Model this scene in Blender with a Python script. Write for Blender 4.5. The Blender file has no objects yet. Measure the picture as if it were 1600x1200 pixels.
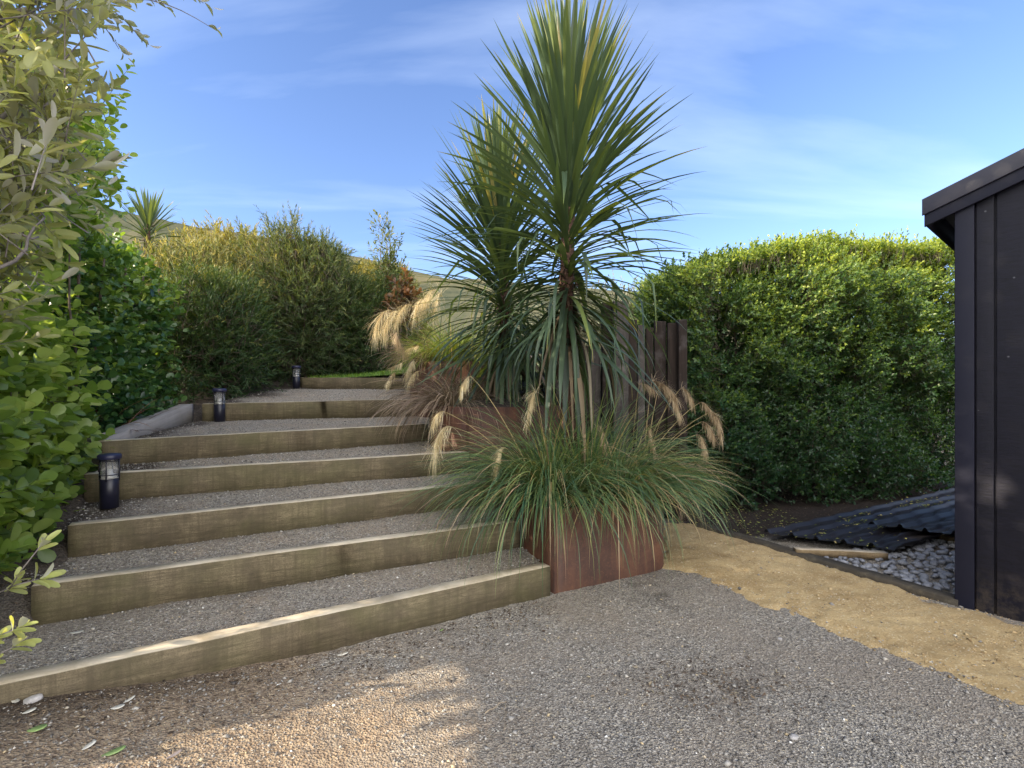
import bpy, bmesh, math, random
import numpy as np
from mathutils import Vector, Matrix

SC = bpy.context.scene
COL = SC.collection
R = math.radians
H, F = 1.5, 800.0            # eye height (m) and focal length in photo pixels

# ------------------------------------------------------------------ camera
cam_d = bpy.data.cameras.new("camera")
cam_d.sensor_width = 36.0
cam_d.lens = 18.0
cam_d.clip_start = 0.05
cam_d.clip_end = 3000.0
cam = bpy.data.objects.new("camera", cam_d)
COL.objects.link(cam)
cam.location = (0, 0, H)
cam.rotation_euler = (R(90), 0, 0)
SC.camera = cam

# ------------------------------------------------------------------ light
SUN_EL = R(21)
SUN_AZ = R(111)          # left of straight ahead
SUN_DIR = np.array([-math.cos(SUN_EL) * math.sin(SUN_AZ), math.cos(SUN_EL) * math.cos(SUN_AZ), math.sin(SUN_EL)])
sun_d = bpy.data.lights.new("sun", 'SUN')
sun_d.energy = 5.0
sun_d.angle = R(0.5)
sun_d.color = (1.0, 0.86, 0.66)
sun = bpy.data.objects.new("sun", sun_d)
COL.objects.link(sun)
sun.rotation_euler = Vector(SUN_DIR).to_track_quat('Z', 'Y').to_euler()

world = bpy.data.worlds.new("World")
SC.world = world
world.use_nodes = True


def build_world():
    nt = world.node_tree
    nt.nodes.clear()
    N, L = nt.nodes.new, nt.links.new
    out = N('ShaderNodeOutputWorld')
    bg = N('ShaderNodeBackground')
    bg.inputs['Strength'].default_value = 0.15
    sky = N('ShaderNodeTexSky')
    sky.sky_type = 'NISHITA'
    sky.sun_disc = False
    sky.sun_elevation = SUN_EL
    sky.sun_rotation = math.atan2(SUN_DIR[0], SUN_DIR[1])
    sky.air_density = 1.0
    sky.dust_density = 0.5
    sky.ozone_density = 4.5
    tc = N('ShaderNodeTexCoord')
    sep = N('ShaderNodeSeparateXYZ')
    L(tc.outputs['Generated'], sep.inputs[0])
    # thin cirrus, drawn on a high flat layer of the sky
    zmx = N('ShaderNodeMath'); zmx.operation = 'MAXIMUM'; zmx.inputs[1].default_value = 0.0
    L(sep.outputs['Z'], zmx.inputs[0])
    zc = N('ShaderNodeMath'); zc.operation = 'ADD'; zc.inputs[1].default_value = 0.16
    L(zmx.outputs[0], zc.inputs[0])
    dx = N('ShaderNodeMath'); dx.operation = 'DIVIDE'
    dy = N('ShaderNodeMath'); dy.operation = 'DIVIDE'
    L(sep.outputs['X'], dx.inputs[0]); L(zc.outputs[0], dx.inputs[1])
    L(sep.outputs['Y'], dy.inputs[0]); L(zc.outputs[0], dy.inputs[1])
    cb = N('ShaderNodeCombineXYZ')
    L(dx.outputs[0], cb.inputs[0]); L(dy.outputs[0], cb.inputs[1])
    mp = N('ShaderNodeMapping')
    mp.inputs['Rotation'].default_value = (0, 0, R(-28))
    mp.inputs['Scale'].default_value = (0.45, 1.7, 1.0)
    mp.inputs['Location'].default_value = (0.35, 1.9, 0.0)
    L(cb.outputs[0], mp.inputs[0])
    n1 = N('ShaderNodeTexNoise')
    n1.inputs['Scale'].default_value = 1.15
    n1.inputs['Detail'].default_value = 7
    n1.inputs['Roughness'].default_value = 0.5
    n1.inputs['Distortion'].default_value = 0.35
    L(mp.outputs[0], n1.inputs['Vector'])
    r1 = N('ShaderNodeValToRGB')
    r1.color_ramp.elements[0].position = 0.50
    r1.color_ramp.elements[0].color = (0, 0, 0, 1)
    r1.color_ramp.elements[1].position = 0.86
    r1.color_ramp.elements[1].color = (0.40, 0.40, 0.40, 1)
    L(n1.outputs['Fac'], r1.inputs[0])
    # unseen white cloud added behind the photographer as fill light
    n2 = N('ShaderNodeTexNoise')
    n2.inputs['Scale'].default_value = 2.2
    n2.inputs['Detail'].default_value = 5
    L(tc.outputs['Generated'], n2.inputs['Vector'])
    back = N('ShaderNodeMapRange')
    back.interpolation_type = 'SMOOTHSTEP'
    back.inputs['From Min'].default_value = 0.0
    back.inputs['From Max'].default_value = -0.55
    L(sep.outputs['Y'], back.inputs['Value'])
    r2 = N('ShaderNodeMapRange')
    r2.inputs['From Min'].default_value = 0.30
    r2.inputs['From Max'].default_value = 0.55
    L(n2.outputs['Fac'], r2.inputs['Value'])
    mul = N('ShaderNodeMath'); mul.operation = 'MULTIPLY'
    L(back.outputs[0], mul.inputs[0]); L(r2.outputs[0], mul.inputs[1])
    mixa = N('ShaderNodeMix'); mixa.data_type = 'RGBA'
    mixa.inputs['B'].default_value = (5.5, 6.2, 7.2, 1)
    L(r1.outputs['Color'], mixa.inputs['Factor'])
    tint = N('ShaderNodeMix'); tint.data_type = 'RGBA'; tint.blend_type = 'MULTIPLY'
    tint.inputs['Factor'].default_value = 1.0
    tint.inputs['B'].default_value = (1.05, 0.935, 1.0, 1)
    L(sky.outputs[0], tint.inputs['A'])
    L(tint.outputs['Result'], mixa.inputs['A'])
    mixb = N('ShaderNodeMix'); mixb.data_type = 'RGBA'
    mixb.inputs['B'].default_value = (14.0, 13.8, 13.4, 1)
    L(mul.outputs[0], mixb.inputs['Factor'])
    L(mixa.outputs['Result'], mixb.inputs['A'])
    L(mixb.outputs['Result'], bg.inputs['Color'])
    L(bg.outputs[0], out.inputs[0])


build_world()
SC.view_settings.view_transform = 'Standard'
SC.view_settings.look = 'None'
SC.view_settings.exposure = 1.12
SC.view_settings.gamma = 1.0
SC.view_settings.use_curve_mapping = False
SC.cycles.max_bounces = 6
SC.cycles.transparent_max_bounces = 8

# ------------------------------------------------------------------ helpers
rng = np.random.default_rng(7)
random.seed(7)


def P(px, py, d):
    """photo pixel at depth d -> point"""
    return np.array([(px - 800) / F * d, d, H - (py - 600) / F * d])


def PZ(px, py, z):
    d = (H - z) * F / (py - 600)
    return np.array([(px - 800) / F * d, d, z])


def _hash(ix, iy, iz, seed):
    h = (ix.astype(np.int64) * 374761393 + iy.astype(np.int64) * 668265263
         + iz.astype(np.int64) * 2147483647 + seed * 1274126177) & 0xFFFFFFFF
    h = ((h ^ (h >> 13)) * 1274126177) & 0xFFFFFFFF
    h = h ^ (h >> 16)
    return (h & 0xFFFF) / 65535.0


def noise3(x, y, z, seed=0):
    x, y, z = np.broadcast_arrays(np.asarray(x, float), np.asarray(y, float), np.asarray(z, float))
    xi, yi, zi = np.floor(x), np.floor(y), np.floor(z)
    fx, fy, fz = x - xi, y - yi, z - zi
    fx, fy, fz = [f * f * (3 - 2 * f) for f in (fx, fy, fz)]
    r = 0
    for a in (0, 1):
        for b in (0, 1):
            for c in (0, 1):
                w = (fx if a else 1 - fx) * (fy if b else 1 - fy) * (fz if c else 1 - fz)
                r = r + w * _hash(xi + a, yi + b, zi + c, seed)
    return r


def fbm(x, y, z=0.0, seed=0, octv=4):
    r, a, s = 0, 0.5, 1.0
    for k in range(octv):
        r = r + a * (noise3(np.asarray(x) * s, np.asarray(y) * s, np.asarray(z) * s + 3.7 * k, seed + k) - 0.5)
        a *= 0.5
        s *= 2.03
    return r


def norm(v):
    v = np.asarray(v, float)
    return v / np.maximum(np.linalg.norm(v, axis=-1, keepdims=True), 1e-9)


def make_mesh(name, V, faces, var=None, smooth=False, attrs=None):
    """V (n,3); faces: list of int arrays (m,k)"""
    V = np.ascontiguousarray(V, dtype=np.float32)
    me = bpy.data.meshes.new(name)
    faces = [np.asarray(f, dtype=np.int32) for f in faces if len(f)]
    nl = sum(f.size for f in faces)
    nf = sum(len(f) for f in faces)
    me.vertices.add(len(V))
    me.vertices.foreach_set('co', V.ravel())
    me.loops.add(nl)
    me.loops.foreach_set('vertex_index', np.concatenate([f.ravel() for f in faces]))
    me.polygons.add(nf)
    tot = np.concatenate([np.full(len(f), f.shape[1], dtype=np.int32) for f in faces])
    st = np.concatenate([[0], np.cumsum(tot)[:-1]]).astype(np.int32)
    me.polygons.foreach_set('loop_start', st)
    me.polygons.foreach_set('loop_total', tot)
    if smooth:
        me.polygons.foreach_set('use_smooth', np.ones(nf, dtype=bool))
    me.update(calc_edges=True)
    me.validate()
    if var is not None:
        at = me.attributes.new('var', 'FLOAT', 'POINT')
        at.data.foreach_set('value', np.ascontiguousarray(var, dtype=np.float32))
    if attrs:
        for k, a in attrs.items():
            at = me.attributes.new(k, 'FLOAT', 'POINT')
            at.data.foreach_set('value', np.ascontiguousarray(a, dtype=np.float32))
    return me


class Geo:
    """collects geometry for ONE mesh object"""

    def __init__(self):
        self.V, self.F, self.A, self.n = [], [], [], 0

    def add(self, V, faces, var=None):
        V = np.asarray(V, float).reshape(-1, 3)
        for f in faces:
            f = np.asarray(f, dtype=np.int64)
            if f.size:
                self.F.append(f + self.n)
        self.V.append(V)
        if var is None:
            var = 0.5
        self.A.append(np.broadcast_to(np.asarray(var, float), (len(V),)))
        self.n += len(V)
        return self

    def box(self, c, s, rot=None, var=0.5):
        c = np.asarray(c, float); s = np.asarray(s, float) / 2
        q = np.array([[x, y, z] for x in (-1, 1) for y in (-1, 1) for z in (-1, 1)], float) * s
        if rot is not None:
            q = q @ np.asarray(rot).T
        return self.add(q + c, [[[0, 1, 3, 2], [4, 6, 7, 5], [0, 4, 5, 1], [2, 3, 7, 6], [0, 2, 6, 4], [1, 5, 7, 3]]], var)

    def tube(self, pts, rad, seg=8, cap=True, var=0.5):
        pts = np.asarray(pts, float)
        m = len(pts)
        rad = np.broadcast_to(np.asarray(rad, float), (m,))
        t = norm(np.gradient(pts, axis=0))
        ref = np.array([0.0, 0, 1]) if abs(t[:, 2]).mean() < 0.8 else np.array([1.0, 0, 0])
        a = norm(np.cross(t, ref)); b = np.cross(t, a)
        ang = np.arange(seg) / seg * 2 * np.pi
        V = pts[:, None] + rad[:, None, None] * (np.cos(ang)[None, :, None] * a[:, None] + np.sin(ang)[None, :, None] * b[:, None])
        V = V.reshape(-1, 3)
        i = np.arange(m - 1)[:, None] * seg
        j = np.arange(seg)[None]
        k = (j + 1) % seg
        q = np.stack([i + j, i + k, i + seg + k, i + seg + j], -1).reshape(-1, 4)
        fs = [q]
        if cap:
            fs += [np.arange(seg)[None, ::-1], np.arange(seg)[None] + (m - 1) * seg]
        return self.add(V, fs, var)

    def lathe(self, c, prof, seg=32, var=0.5):
        """prof: list of (r, z)"""
        c = np.asarray(c, float)
        ang = np.arange(seg) / seg * 2 * np.pi
        V = np.array([[r * math.cos(a), r * math.sin(a), z] for r, z in prof for a in ang]) + c
        m = len(prof)
        i = np.arange(m - 1)[:, None] * seg
        j = np.arange(seg)[None]
        k = (j + 1) % seg
        q = np.stack([i + j, i + k, i + seg + k, i + seg + j], -1).reshape(-1, 4)
        return self.add(V, [q], var)

    def prism(self, poly, z0, z1, var=0.5):
        """poly: (x,y) outline counter-clockwise"""
        p = np.asarray(poly, float); n = len(p)
        V = np.vstack([np.c_[p, np.full(n, z0)], np.c_[p, np.full(n, z1)]])
        j = np.arange(n); k = (j + 1) % n
        return self.add(V, [np.stack([j, k, k + n, j + n], -1), np.arange(n)[None, ::-1], np.arange(n)[None] + n], var)

    def mesh(self, name, off=(0, 0, 0), smooth=False):
        return make_mesh(name, np.vstack(self.V) - np.asarray(off, float), self.F_grouped(),
                         np.concatenate(self.A), smooth)

    def F_grouped(self):
        d = {}
        for f in self.F:
            d.setdefault(f.shape[1], []).append(f)
        return [np.vstack(v) for v in d.values()]

    def obj(self, name, mat, parent=None, smooth=False, bevel=0.0, off=None):
        if off is None:
            off = root_loc(parent) if parent is not None else (0, 0, 0)
        me = self.mesh(name, off, smooth)
        if bevel:
            bm = bmesh.new(); bm.from_mesh(me)
            es = [e for e in bm.edges if e.is_manifold and e.calc_face_angle(0) > 0.5]
            bmesh.ops.bevel(bm, geom=es, offset=bevel, segments=2, affect='EDGES', profile=0.7)
            bm.normal_update(); bm.to_mesh(me); bm.free()
        return link(name, me, mat, parent)


def root_loc(o):
    while o.parent is not None:
        o = o.parent
    return tuple(o.location)


def link(name, me, mat, parent=None):
    o = bpy.data.objects.new(name, me)
    COL.objects.link(o)
    if mat is not None:
        me.materials.append(mat)
    if parent is not None:
        o.parent = parent
    return o


def tag(o, label, cat, group=None):
    o['label'] = label; o['category'] = cat
    if group:
        o['group'] = group
    return o


def thing(name, loc, label, cat, group=None):
    o = bpy.data.objects.new(name, None)
    COL.objects.link(o)
    o.location = [float(v) for v in loc]
    o.empty_display_size = 0.1
    return tag(o, label, cat, group)


def structure(o):
    o['kind'] = 'structure'; return o


def stuff(o, label=None):
    o['kind'] = 'stuff'
    if label:
        o['label'] = label
    return o


# --- leaf templates: x along the leaf, y across, z up; unit length, unit width
def tpl_oval():
    t = np.array([0.0, 0.12, 0.36, 0.64, 0.90, 1.0])
    w = np.array([0.05, 0.25, 0.46, 0.52, 0.38, 0.12])
    V = []
    for tt, ww in zip(t, w):
        zc = -0.10 * tt * tt
        V += [[tt, -ww, zc + 0.22 * ww], [tt, 0, zc], [tt, ww, zc + 0.22 * ww]]
    Fq = []
    for i in range(5):
        b = i * 3
        Fq += [[b, b + 3, b + 4, b + 1], [b + 1, b + 4, b + 5, b + 2]]
    return np.array(V, float), np.array(Fq)


def tpl_lance():
    t = np.array([0.0, 0.3, 0.65, 1.0])
    w = np.array([0.08, 0.42, 0.5, 0.03])
    V = []
    for tt, ww in zip(t, w):
        zc = -0.14 * tt * tt
        V += [[tt, -ww, zc + 0.35 * ww], [tt, 0, zc], [tt, ww, zc + 0.35 * ww]]
    Fq = []
    for i in range(3):
        b = i * 3
        Fq += [[b, b + 3, b + 4, b + 1], [b + 1, b + 4, b + 5, b + 2]]
    return np.array(V, float), np.array(Fq)


def tpl_kite():
    V = np.array([[0, 0, 0], [0.5, -0.5, 0.12], [1, 0, -0.05], [0.5, 0.5, 0.12]], float)
    return V, np.array([[0, 1, 2], [0, 2, 3]])


OVAL, LANCE, KITE = tpl_oval(), tpl_lance(), tpl_kite()


def leaves(geo, pos, dirs, ups, ln, wd, tpl, var):
    T, Fc = tpl
    n, m = len(pos), len(T)
    if n == 0:
        return
    x = norm(dirs)
    z = norm(ups - (ups * x).sum(-1, keepdims=True) * x)
    y = np.cross(z, x)
    ln = np.broadcast_to(ln, (n,)); wd = np.broadcast_to(wd, (n,))
    V = (pos[:, None] + T[None, :, 0:1] * x[:, None] * ln[:, None, None]
         + T[None, :, 1:2] * y[:, None] * wd[:, None, None]
         + T[None, :, 2:3] * z[:, None] * (np.where(np.abs(T[None, :, 1:2]) > 0, wd[:, None, None], 0) * 0.5 + ln[:, None, None] * 0.5))
    Fa = (Fc[None] + (np.arange(n) * m)[:, None, None]).reshape(-1, Fc.shape[1])
    geo.add(V.reshape(-1, 3), [Fa], np.repeat(np.broadcast_to(var, (n,)), m))


def shoots(geo, base, dirs, length, k, ln, wd, tpl, spread=0.9, upmix=0.55, var=None, r=rng, lnvar=0.35, gap=None, stems=None, stem_r=0.003):
    """leafy shoots: each base/dir becomes a twig carrying k leaves in a spiral"""
    n = len(base)
    dirs = norm(dirs)
    length = np.broadcast_to(np.asarray(length, float), (n,))
    ref = np.where(np.abs(dirs[:, 2:3]) < 0.9, np.array([[0, 0, 1.0]]), np.array([[1.0, 0, 0]]))
    a = norm(np.cross(dirs, ref)); b = np.cross(dirs, a)
    t = (np.arange(k)[None] + r.random((n, k))) / k
    ang = np.arange(k)[None] * 2.39996 + r.random((n, 1)) * 6.28 + r.normal(0, 0.3, (n, k))
    rad = np.cos(ang)[..., None] * a[:, None] + np.sin(ang)[..., None] * b[:, None]
    sp = spread * (1.15 - 0.75 * t[..., None])
    ld = dirs[:, None] * (1 - 0.4 * sp) + rad * sp + r.normal(0, 0.14, (n, k, 3))
    pos = base[:, None] + dirs[:, None] * (t * length[:, None])[..., None]
    up = dirs[:, None] * 0.9 + np.array([0, 0, upmix]) - rad * 0.15 + r.normal(0, 0.22, (n, k, 3))
    L_ = ln * (1 + r.uniform(-lnvar, lnvar, (n, k))) * (1.08 - 0.3 * t)
    W_ = L_ * (wd / ln) * (1 + r.uniform(-0.15, 0.15, (n, k)))
    if var is None:
        var = r.random(n)
    vv = np.clip(var[:, None] + r.normal(0, 0.13, (n, k)) + 0.12 * (t - 0.5), 0, 1)
    pos, ld, up, L_, W_, vv = [q.reshape(-1, *q.shape[2:]) for q in (pos, ld, up, L_, W_, vv)]
    if gap is not None:
        keep = ~gap(pos)
        pos, ld, up, L_, W_, vv = [q[keep] for q in (pos, ld, up, L_, W_, vv)]
    leaves(geo, pos, ld, up, L_, W_, tpl, vv)
    if stems is not None:
        e = base + dirs * length[:, None]
        s0 = base - dirs * length[:, None] * 0.6
        V = np.stack([s0 + a * stem_r, s0 - a * stem_r * 0.5 + b * stem_r * 0.87, s0 - a * stem_r * 0.5 - b * stem_r * 0.87,
                      e], 1)
        Fa = np.array([[0, 1, 3], [1, 2, 3], [2, 0, 3]])[None] + (np.arange(n) * 4)[:, None, None]
        stems.add(V.reshape(-1, 3), [Fa.reshape(-1, 3)], 0.5)


def blades(geo, base, az, el0, length, bend, w, seg=8, fold=0.0, power=1.3, var=0.5, tipw=0.04, wmax=0.35, twist=None, r=rng, kink=None, tip=None):
    """arching ribbons. el0: start elevation, bend: total fall of the elevation along the blade"""
    n = len(base)
    bc = lambda q: np.broadcast_to(np.asarray(q, float), (n,))
    az, el0, length, bend, w, var = map(bc, (az, el0, length, bend, w, var))
    t = np.linspace(0, 1, seg + 1)
    el = el0[:, None] - bend[:, None] * t[None] ** power
    if kink is not None:
        kt, ka = kink
        el = el - ka[:, None] * (t[None] > kt[:, None])
    el = np.maximum(el, -1.52)
    wob = az[:, None] + np.cumsum(r.normal(0, 0.035, (n, seg + 1)), 1)
    d = np.stack([np.cos(el) * np.cos(wob), np.cos(el) * np.sin(wob), np.sin(el)], -1)
    ds = (length / seg)[:, None, None]
    pts = base[:, None] + np.concatenate([np.zeros((n, 1, 3)), np.cumsum((d[:, :-1] + d[:, 1:]) / 2 * ds, 1)], 1)
    side = np.stack([-np.sin(wob), np.cos(wob), 0 * wob], -1)
    upv = np.cross(d, side)
    if twist is not None:
        tw = bc(twist)[:, None] * t[None]
        side, upv = (side * np.cos(tw)[..., None] + upv * np.sin(tw)[..., None],
                     upv * np.cos(tw)[..., None] - side * np.sin(tw)[..., None])
    prof = np.interp(t, [0, 0.12, wmax, 0.75, 1.0], [0.55, 0.75, 1.0, 0.66, tipw])
    hw = (w[:, None] * prof[None] / 2)[..., None]
    if fold > 0:
        V = np.stack([pts + side * hw - upv * hw * -fold, pts, pts - side * hw + upv * hw * fold], 2)
        m = 3
    else:
        V = np.stack([pts + side * hw, pts - side * hw], 2)
        m = 2
    V = V.reshape(n, -1, 3)
    q = []
    for i in range(seg):
        for j in range(m - 1):
            q.append([i * m + j, (i + 1) * m + j, (i + 1) * m + j + 1, i * m + j + 1])
    q = np.array(q)
    Fa = (q[None] + (np.arange(n) * V.shape[1])[:, None, None]).reshape(-1, 4)
    vv = np.repeat(var[:, None], seg + 1, 1)
    if tip is not None:                      # dry tips
        vv = np.clip(vv + tip[:, None] * np.clip((t[None] - 0.72) / 0.28, 0, 1) ** 1.5, 0, 1)
    geo.add(V.reshape(-1, 3), [Fa], np.repeat(vv.reshape(-1), m))
    return pts


# ------------------------------------------------------------------ materials
def new_mat(name):
    m = bpy.data.materials.new(name)
    m.use_nodes = True
    nt = m.node_tree
    b = nt.nodes['Principled BSDF']
    return m, nt, b


def ramp(nt, src, stops):
    n = nt.nodes.new('ShaderNodeValToRGB')
    cr = n.color_ramp
    while len(cr.elements) < len(stops):
        cr.elements.new(0.5)
    for e, (p, c) in zip(cr.elements, stops):
        e.position = p
        e.color = (*c, 1) if len(c) == 3 else c
    nt.links.new(src, n.inputs[0])
    return n.outputs['Color']


def noise_node(nt, vec, scale, detail=4, rough=0.55, dist=0.0, vscale=None, rot=None):
    if vscale is not None:
        mp = nt.nodes.new('ShaderNodeMapping')
        mp.inputs['Scale'].default_value = vscale
        if rot:
            mp.inputs['Rotation'].default_value = rot
        nt.links.new(vec, mp.inputs[0]); vec = mp.outputs[0]
    n = nt.nodes.new('ShaderNodeTexNoise')
    n.inputs['Scale'].default_value = scale
    n.inputs['Detail'].default_value = detail
    n.inputs['Roughness'].default_value = rough
    n.inputs['Distortion'].default_value = dist
    nt.links.new(vec, n.inputs['Vector'])
    return n.outputs['Fac']


def mixc(nt, fac, a, b, blend='MIX'):
    n = nt.nodes.new('ShaderNodeMix'); n.data_type = 'RGBA'; n.blend_type = blend
    for s, v in (('Factor', fac), ('A', a), ('B', b)):
        if isinstance(v, (int, float)):
            n.inputs[s].default_value = v
        elif isinstance(v, tuple):
            n.inputs[s].default_value = (*v, 1)
        else:
            nt.links.new(v, n.inputs[s])
    return n.outputs['Result']


def bump(nt, h, strength=0.4, dist=0.01):
    n = nt.nodes.new('ShaderNodeBump')
    n.inputs['Strength'].default_value = strength
    n.inputs['Distance'].default_value = dist
    nt.links.new(h, n.inputs['Height'])
    return n.outputs['Normal']


def objco(nt):
    return nt.nodes.new('ShaderNodeTexCoord').outputs['Object']


def attr(nt, name):
    n = nt.nodes.new('ShaderNodeAttribute'); n.attribute_name = name
    return n.outputs['Fac']


def leaf_mat(name, stops, rough=0.45, trans=0.3, tint=(1.5, 1.45, 0.6), back=None, spec=0.45):
    m, nt, b = new_mat(name)
    col = ramp(nt, attr(nt, 'var'), stops)
    if back is not None:
        g = nt.nodes.new('ShaderNodeNewGeometry')
        colf = mixc(nt, g.outputs['Backfacing'], col, back)
    else:
        colf = col
    nt.links.new(colf, b.inputs['Base Color'])
    b.inputs['Roughness'].default_value = rough
    b.inputs['Specular IOR Level'].default_value = spec
    tr = nt.nodes.new('ShaderNodeBsdfTranslucent')
    nt.links.new(mixc(nt, 1.0, col, tint, 'MULTIPLY'), tr.inputs['Color'])
    mx = nt.nodes.new('ShaderNodeMixShader')
    mx.inputs[0].default_value = trans
    nt.links.new(b.outputs[0], mx.inputs[1]); nt.links.new(tr.outputs[0], mx.inputs[2])
    nt.links.new(mx.outputs[0], nt.nodes['Material Output'].inputs['Surface'])
    return m


def plain(name, col, rough=0.6, metal=0.0, var=0.25, scale=8.0, bumps=0.1, spec=0.5):
    m, nt, b = new_mat(name)
    oc = objco(nt)
    f = noise_node(nt, oc, scale, 5)
    d = tuple(c * (1 - var) for c in col); e = tuple(min(1, c * (1 + var)) for c in col)
    nt.links.new(ramp(nt, f, [(0.3, d), (0.7, e)]), b.inputs['Base Color'])
    b.inputs['Roughness'].default_value = rough
    b.inputs['Metallic'].default_value = metal
    b.inputs['Specular IOR Level'].default_value = spec
    if bumps:
        nt.links.new(bump(nt, noise_node(nt, oc, scale * 6, 4), bumps, 0.005), b.inputs['Normal'])
    return m


def mat_gravel():
    m, nt, b = new_mat('gravel')
    oc = objco(nt)
    v1 = nt.nodes.new('ShaderNodeTexVoronoi'); v1.inputs['Scale'].default_value = 96
    v2 = nt.nodes.new('ShaderNodeTexVoronoi'); v2.inputs['Scale'].default_value = 190
    nt.links.new(oc, v1.inputs['Vector']); nt.links.new(oc, v2.inputs['Vector'])
    s1 = nt.nodes.new('ShaderNodeSeparateColor'); nt.links.new(v1.outputs['Color'], s1.inputs[0])
    s2 = nt.nodes.new('ShaderNodeSeparateColor'); nt.links.new(v2.outputs['Color'], s2.inputs[0])
    stone = [(0.0, (0.045, 0.038, 0.034)), (0.26, (0.138, 0.124, 0.108)), (0.52, (0.285, 0.262, 0.232)), (0.78, (0.405, 0.378, 0.335)), (0.92, (0.48, 0.41, 0.30)), (1.0, (0.80, 0.77, 0.72))]
    c1 = ramp(nt, s1.outputs[0], stone)
    c2 = ramp(nt, s2.outputs[1], stone)
    g = mixc(nt, 0.5, c1, c2)
    big = noise_node(nt, oc, 1.7, 5, 0.6)
    g = mixc(nt, ramp(nt, big, [(0.36, (0, 0, 0)), (0.62, (0.5, 0.5, 0.5))]), g, (0.27, 0.22, 0.17))
    # trodden dirt
    dn = noise_node(nt, oc, 45, 6, 0.7)
    dirt = ramp(nt, dn, [(0.30, (0.09, 0.058, 0.040)), (0.46, (0.29, 0.205, 0.135)), (0.68, (0.56, 0.43, 0.28))])
    dirt = mixc(nt, 0.16, dirt, c1)
    dm = nt.nodes.new('ShaderNodeMath'); dm.operation = 'ADD'; dm.use_clamp = True
    mm = nt.nodes.new('ShaderNodeMapRange')
    mm.inputs['From Min'].default_value = 0.3; mm.inputs['From Max'].default_value = 0.7
    mm.inputs['To Min'].default_value = -0.35; mm.inputs['To Max'].default_value = 0.35
    nt.links.new(noise_node(nt, oc, 6, 5, 0.6), mm.inputs['Value'])
    dirt_a = attr(nt, 'dirt')
    sc = nt.nodes.new('ShaderNodeMath'); sc.operation = 'MULTIPLY'
    nt.links.new(mm.outputs[0], sc.inputs[0])
    lim = nt.nodes.new('ShaderNodeMath'); lim.operation = 'MINIMUM'; lim.inputs[1].default_value = 1.0
    x4 = nt.nodes.new('ShaderNodeMath'); x4.operation = 'MULTIPLY'; x4.inputs[1].default_value = 5.0
    nt.links.new(dirt_a, x4.inputs[0]); nt.links.new(x4.outputs[0], lim.inputs[0])
    nt.links.new(lim.outputs[0], sc.inputs[1])
    nt.links.new(dirt_a, dm.inputs[0]); nt.links.new(sc.outputs[0], dm.inputs[1])
    col = mixc(nt, dm.outputs[0], g, dirt)
    # dark mulch and soil
    soil = ramp(nt, dn, [(0.3, (0.012, 0.009, 0.007)), (0.55, (0.042, 0.030, 0.024)), (0.75, (0.11, 0.082, 0.06))])
    col = mixc(nt, attr(nt, 'soil'), col, soil)
    nt.links.new(col, b.inputs['Base Color'])
    b.inputs['Roughness'].default_value = 0.92
    b.inputs['Specular IOR Level'].default_value = 0.25
    h = nt.nodes.new('ShaderNodeMath'); h.operation = 'ADD'
    nt.links.new(v1.outputs['Distance'], h.inputs[0]); nt.links.new(dn, h.inputs[1])
    nt.links.new(bump(nt, h.outputs[0], 0.9, 0.012), b.inputs['Normal'])
    return m


def mat_sand():
    m, nt, b = new_mat('sand')
    oc = objco(nt)
    n1 = noise_node(nt, oc, 3.0, 6, 0.65, 0.4)
    c = ramp(nt, n1, [(0.28, (0.31, 0.21, 0.10)), (0.5, (0.45, 0.325, 0.165)), (0.72, (0.56, 0.42, 0.225))])
    n2 = noise_node(nt, oc, 70, 5, 0.75)
    c = mixc(nt, ramp(nt, n2, [(0.30, (0.8, 0.8, 0.8)), (0.46, (0, 0, 0))]), c, (0.15, 0.095, 0.045))
    v = nt.nodes.new('ShaderNodeTexVoronoi'); v.inputs['Scale'].default_value = 130
    nt.links.new(oc, v.inputs['Vector'])
    s = nt.nodes.new('ShaderNodeSeparateColor'); nt.links.new(v.outputs['Color'], s.inputs[0])
    c = mixc(nt, ramp(nt, s.outputs[0], [(0.90, (0, 0, 0)), (0.96, (0.6, 0.6, 0.6))]), c, (0.66, 0.58, 0.42))
    nt.links.new(c, b.inputs['Base Color'])
    b.inputs['Roughness'].default_value = 0.95
    b.inputs['Specular IOR Level'].default_value = 0.2
    nt.links.new(bump(nt, n2, 0.8, 0.015), b.inputs['Normal'])
    return m


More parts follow.
